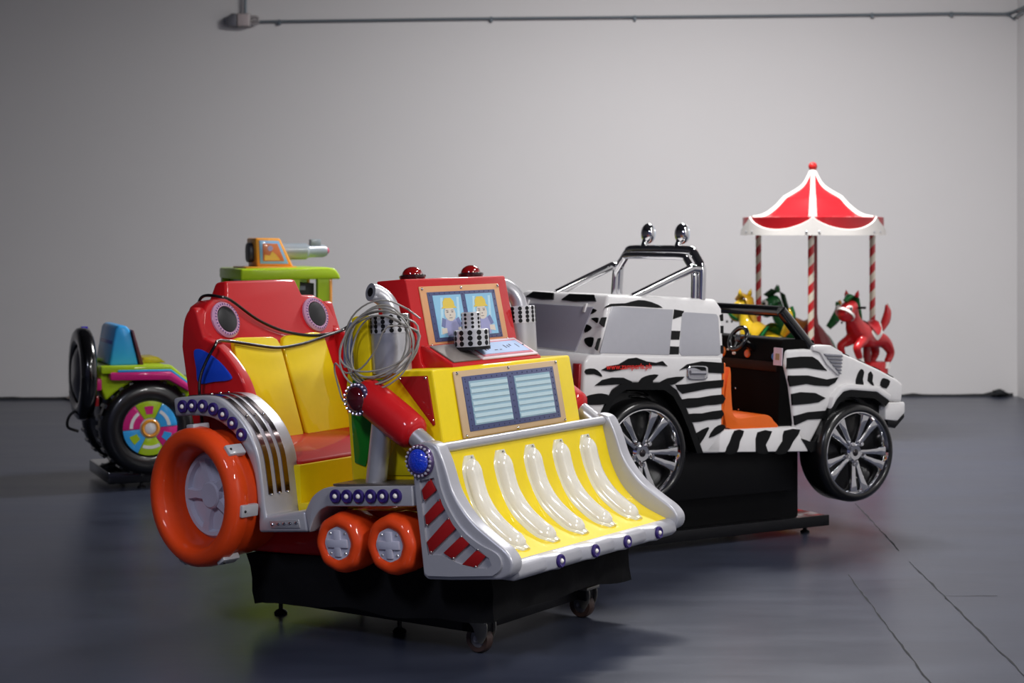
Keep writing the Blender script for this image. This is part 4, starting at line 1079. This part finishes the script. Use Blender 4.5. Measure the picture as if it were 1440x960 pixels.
for k in range(6):
    a0 = math.radians(-90 + 60 * k)
    rings_ = []
    nseg = 8
    for r, z in cprof:
        row = []
        for j in range(nseg + 1):
            t = a0 + math.radians(60) * j / nseg
            sag = math.sin(math.pi * j / nseg)
            rr = r * (1 - .05 * sag * min(1, r / .25))
            row.append((rr * math.cos(t), rr * math.sin(t), z - .012 * sag * min(1, r / .25)))
        rings_.append(row)
    V, F = loft(rings_, cap=False, closed=False)
    n = len(V)
    V2 = [(x, y, z - .006) for x, y, z in V]
    part('canopy_panel', (V + V2, F + [tuple(i + n for i in f) for f in F]), gloss('canopy_red', '#a5121c'), CR, ang=60)
    rib_l, rib_r, rib_b = [], [], []
    u = Vector((math.cos(a0), math.sin(a0), 0))
    v = Vector((-math.sin(a0), math.cos(a0), 0))
    rs = []
    for r, z in cprof:
        w = .014 + .018 * min(1, r / .45)
        p = u * r + Vector((0, 0, z))
        rs.append([tuple(p - v * w + Vector((0, 0, -.004))), tuple(p - v * w * .7 + Vector((0, 0, .012))), tuple(p + v * w * .7 + Vector((0, 0, .012))), tuple(p + v * w + Vector((0, 0, -.004)))])
    part('canopy_rib', loft(rs), CWHITE, CR)
    # valance: white scalloped band over a red drop
    n = 16
    W_, R_ = [[], [], [], []], []
    for j in range(n + 1):
        f = j / n
        t = a0 + math.radians(60) * f
        zt = 1.552 - .088 * (math.sin(math.pi * f)) ** .7
        for q, (r, z) in enumerate(((.492, zt), (.502, zt - .004), (.506, 1.422), (.490, 1.422))):
            W_[q].append((r * math.cos(t), r * math.sin(t), z))
    V = W_[0] + W_[1] + W_[2] + W_[3]
    m_ = n + 1
    F = []
    for j in range(n):
        for q in range(4):
            q2 = (q + 1) % 4
            F.append((q * m_ + j, q * m_ + j + 1, q2 * m_ + j + 1, q2 * m_ + j))
    va = part('valance', (V, F), CWHITE, CR, ang=60)
    V = [(r * math.cos(a0 + math.radians(60) * j / n), r * math.sin(a0 + math.radians(60) * j / n), z) for r, z in ((.478, 1.548), (.490, 1.546), (.490, 1.43), (.478, 1.43)) for j in range(m_)]
    part('valance_drop', (V, F), gloss('canopy_red', '#a5121c'), va, ang=60)
    for da in (-.085, .085):
        b0 = Vector((.506 * math.cos(a0 + da), .506 * math.sin(a0 + da), 1.446))
        part('bolt', dome(tuple(b0), (math.cos(a0), math.sin(a0), 0), .009, .005, 8, 3), PIPE, va)
part('canopy_ceiling', lathe([(.0001, 1.45), (.488, 1.45), (.488, 1.46), (.0001, 1.46)], n=40), CWHITE, CR)
part('finial', ball((0, 0, 1.905), .031, 20, 14), gloss('finial_red', '#a81a18'), CR)
part('finial_stem', lathe([(.0001, 1.86), (.022, 1.86), (.014, 1.885), (.0001, 1.885)], n=16), CWHITE, CR)

# ---- ride-on horses
def horse(loc, rz, body_h, mane_h, trim_h, saddle_h, label, cat='carousel horse', scale=1.0):
    H = thing('carousel_horse', label, cat, loc, rz, 'ride-on horses of the carousel')
    bm_ = gloss('horse_' + body_h[1:], body_h, coat=.9)
    mm = gloss('mane_' + mane_h[1:], mane_h)
    tm = gloss('foot_strip_' + trim_h[1:], trim_h)
    sm = gloss('saddle_' + saddle_h[1:], saddle_h)
    pts = {'pel': ((-.13, 0, .10), .085), 'mid': ((0, 0, .085), .085), 'che': ((.11, 0, .115), .085), 'nk1': ((.165, 0, .20), .066), 'nk2': ((.195, 0, .275), .055),
           'pol': ((.205, 0, .345), .082), 'fac': ((.255, 0, .300), .078), 'muz': ((.315, 0, .225), .060),
           'sL': ((.13, .065, .07), .048), 'kL': ((.235, .075, .02), .036), 'hL': ((.185, .075, -.075), .028),
           'sR': ((.13, -.065, .07), .048), 'kR': ((.245, -.075, .03), .036), 'hR': ((.20, -.075, -.07), .028),
           'tL': ((-.155, .065, .05), .055), 'gL': ((-.225, .07, -.045), .036), 'fL': ((-.16, .07, -.12), .028),
           'tR': ((-.155, -.065, .05), .055), 'gR': ((-.215, -.07, -.05), .036), 'fR': ((-.145, -.07, -.12), .028)}
    ed = [('pel', 'mid'), ('mid', 'che'), ('che', 'nk1'), ('nk1', 'nk2'), ('nk2', 'pol'), ('pol', 'fac'), ('fac', 'muz'),
          ('che', 'sL'), ('sL', 'kL'), ('kL', 'hL'), ('che', 'sR'), ('sR', 'kR'), ('kR', 'hR'), ('pel', 'tL'), ('tL', 'gL'), ('gL', 'fL'), ('pel', 'tR'), ('tR', 'gR'), ('gR', 'fR')]
    ks = list(pts)
    me = bpy.data.meshes.new('horse_body')
    me.from_pydata([pts[k][0] for k in ks], [(ks.index(a), ks.index(b)) for a, b in ed], [])
    tmp = bpy.data.objects.new('tmp', me)
    C.objects.link(tmp)
    md = tmp.modifiers.new('s', 'SKIN')
    md.use_smooth_shade = True
    tmp.modifiers.new('u', 'SUBSURF').levels = 2
    for i, k in enumerate(ks):
        me.skin_vertices[0].data[i].radius = (pts[k][1], pts[k][1])
        me.skin_vertices[0].data[i].use_root = (k == 'pel')
    dg = bpy.context.evaluated_depsgraph_get()
    nm = bpy.data.meshes.new_from_object(tmp.evaluated_get(dg))
    nm.name = 'body'
    nm.materials.clear()
    nm.materials.append(bm_)
    nm.polygons.foreach_set('use_smooth', [True] * len(nm.polygons))
    bpy.data.objects.remove(tmp)
    o = bpy.data.objects.new('body', nm)
    C.objects.link(o)
    o.parent = H
    part('mane', loft([[(x + math.cos(a) * .020, math.sin(a) * .028, z) if False else (x - .012 + .024 * math.cos(a), w * math.sin(a), z + .024 * math.cos(a) * .6) for a in [2 * math.pi * j / 10 for j in range(10)]] for x, z, w in ((.285, .375, .014), (.225, .42, .036), (.165, .400, .042), (.148, .335, .04), (.125, .265, .036), (.10, .205, .02))]), mm, H, ang=80)
    for s in (-1, 1):
        part('ear', lathe([(.0001, 0), (.018, .005), (.016, .03), (.0001, .062)], (.195, s * .045, .405), (-.15, s * .25, 1), 10), bm_, H, ang=80)
        ey = part('eye', ball((.285, s * .062, .325), (.018, .012, .022), 12, 8), CWHITE, H)
        part('pupil', ball((.294, s * .069, .323), (.010, .008, .013), 10, 6), BLACK, ey)
        part('nostril', ball((.352, s * .026, .215), (.008, .010, .010), 8, 5), BLACK, H)
        part('grip_bar', tube([(.185, s * .03, .325), (.185, s * .125, .328)], .010, 10), BLACK, H)
        for x, z in ((.185, -.075), (.20, -.07)):
            pass
        part('hoof', lathe([(.0001, -.03), (.034, -.03), (.028, .02), (.0001, .02)], (.185 if s > 0 else .20, s * .075, -.085), (0, 0, 1), 14), tm, H)
        part('hoof', lathe([(.0001, -.03), (.034, -.03), (.028, .02), (.0001, .02)], (-.155 if s > 0 else -.14, s * .07, -.13), (0, 0, 1), 14), tm, H)
    part('noseband', ring([(.072, -.010), (.080, -.010), (.080, .010), (.072, .010)], (.276, 0, .276), (.64, 0, -.77), 24), tm, H, ang=60)
    part('chest_strap', ring([(.084, -.010), (.090, -.010), (.090, .010), (.084, .010)], (.10, 0, .112), (.9, 0, .2), 28), tm, H, ang=60)
    # saddle: rounded saddle draped over the back, with a pale border below
    def drape(x0, x1, a0_, a1_, r, t):
        rows = []
        for i in range(9):
            x = x0 + (x1 - x0) * i / 8
            e = math.sqrt(max(0.0, 1 - (2 * i / 8 - 1) ** 2)) * .6 + .4
            rows.append([(x, r * math.sin(a_), .085 + .01 * abs(2 * i / 8 - 1) * 3 + r * math.cos(a_)) for a_ in [(-a0_ + (a0_ + a1_) * j / 14) * e for j in range(15)]])
        V, F = loft(rows, cap=False, closed=False)
        n = len(V)
        V2 = [(x, y * (1 - t), .085 + (z - .085) * (1 - t)) for x, y, z in V]
        return V + V2, F + [tuple(i + n for i in f) for f in F]
    sd = part('saddle_cloth', drape(-.10, .085, 1.75, 1.75, .100, .15), tm, H, ang=80)
    part('saddle', drape(-.08, .065, 1.35, 1.35, .109, .15), sm, sd, ang=80)
    part('tail', tube(crv([(-.19, 0, .14), (-.245, 0, .21), (-.27, 0, .28), (-.25, 0, .335)], 4), [.022, .026, .03, .034, .036, .036, .034, .032, .03, .026, .02, .014, .006], 12), bm_, H, ang=80)
    part('tail_stripe', tube(crv([(-.265, 0, .20), (-.297, 0, .28), (-.272, 0, .345)], 4), .012, 8), tm, H)
    part('mount_post', tube([(0, 0, .04), (0, 0, -.12)], .03, 12), MAROON, H)
    part('mount_box', box(-.17, .06, -.085, .085, -.37, -.105), RED, H, bevel=.015)
    H.scale = (scale,) * 3
    return H
horse((2.455, 12.30, .64), 222, '#b8151a', '#176b34', '#e6e2da', '#c9222a', 'glossy red carousel horse with white harness in front of the right pole', scale=.88)
horse((1.76, 12.42, .60), 128, '#d8b41a', '#b58a12', '#1f6e38', '#d0a81a', 'yellow carousel horse with green straps at the left of the carousel', scale=.96)
horse((2.10, 12.84, .62), 178, '#14622c', '#123e22', '#c98a34', '#b06a22', 'dark green carousel horse behind the central striped pole', scale=.96)
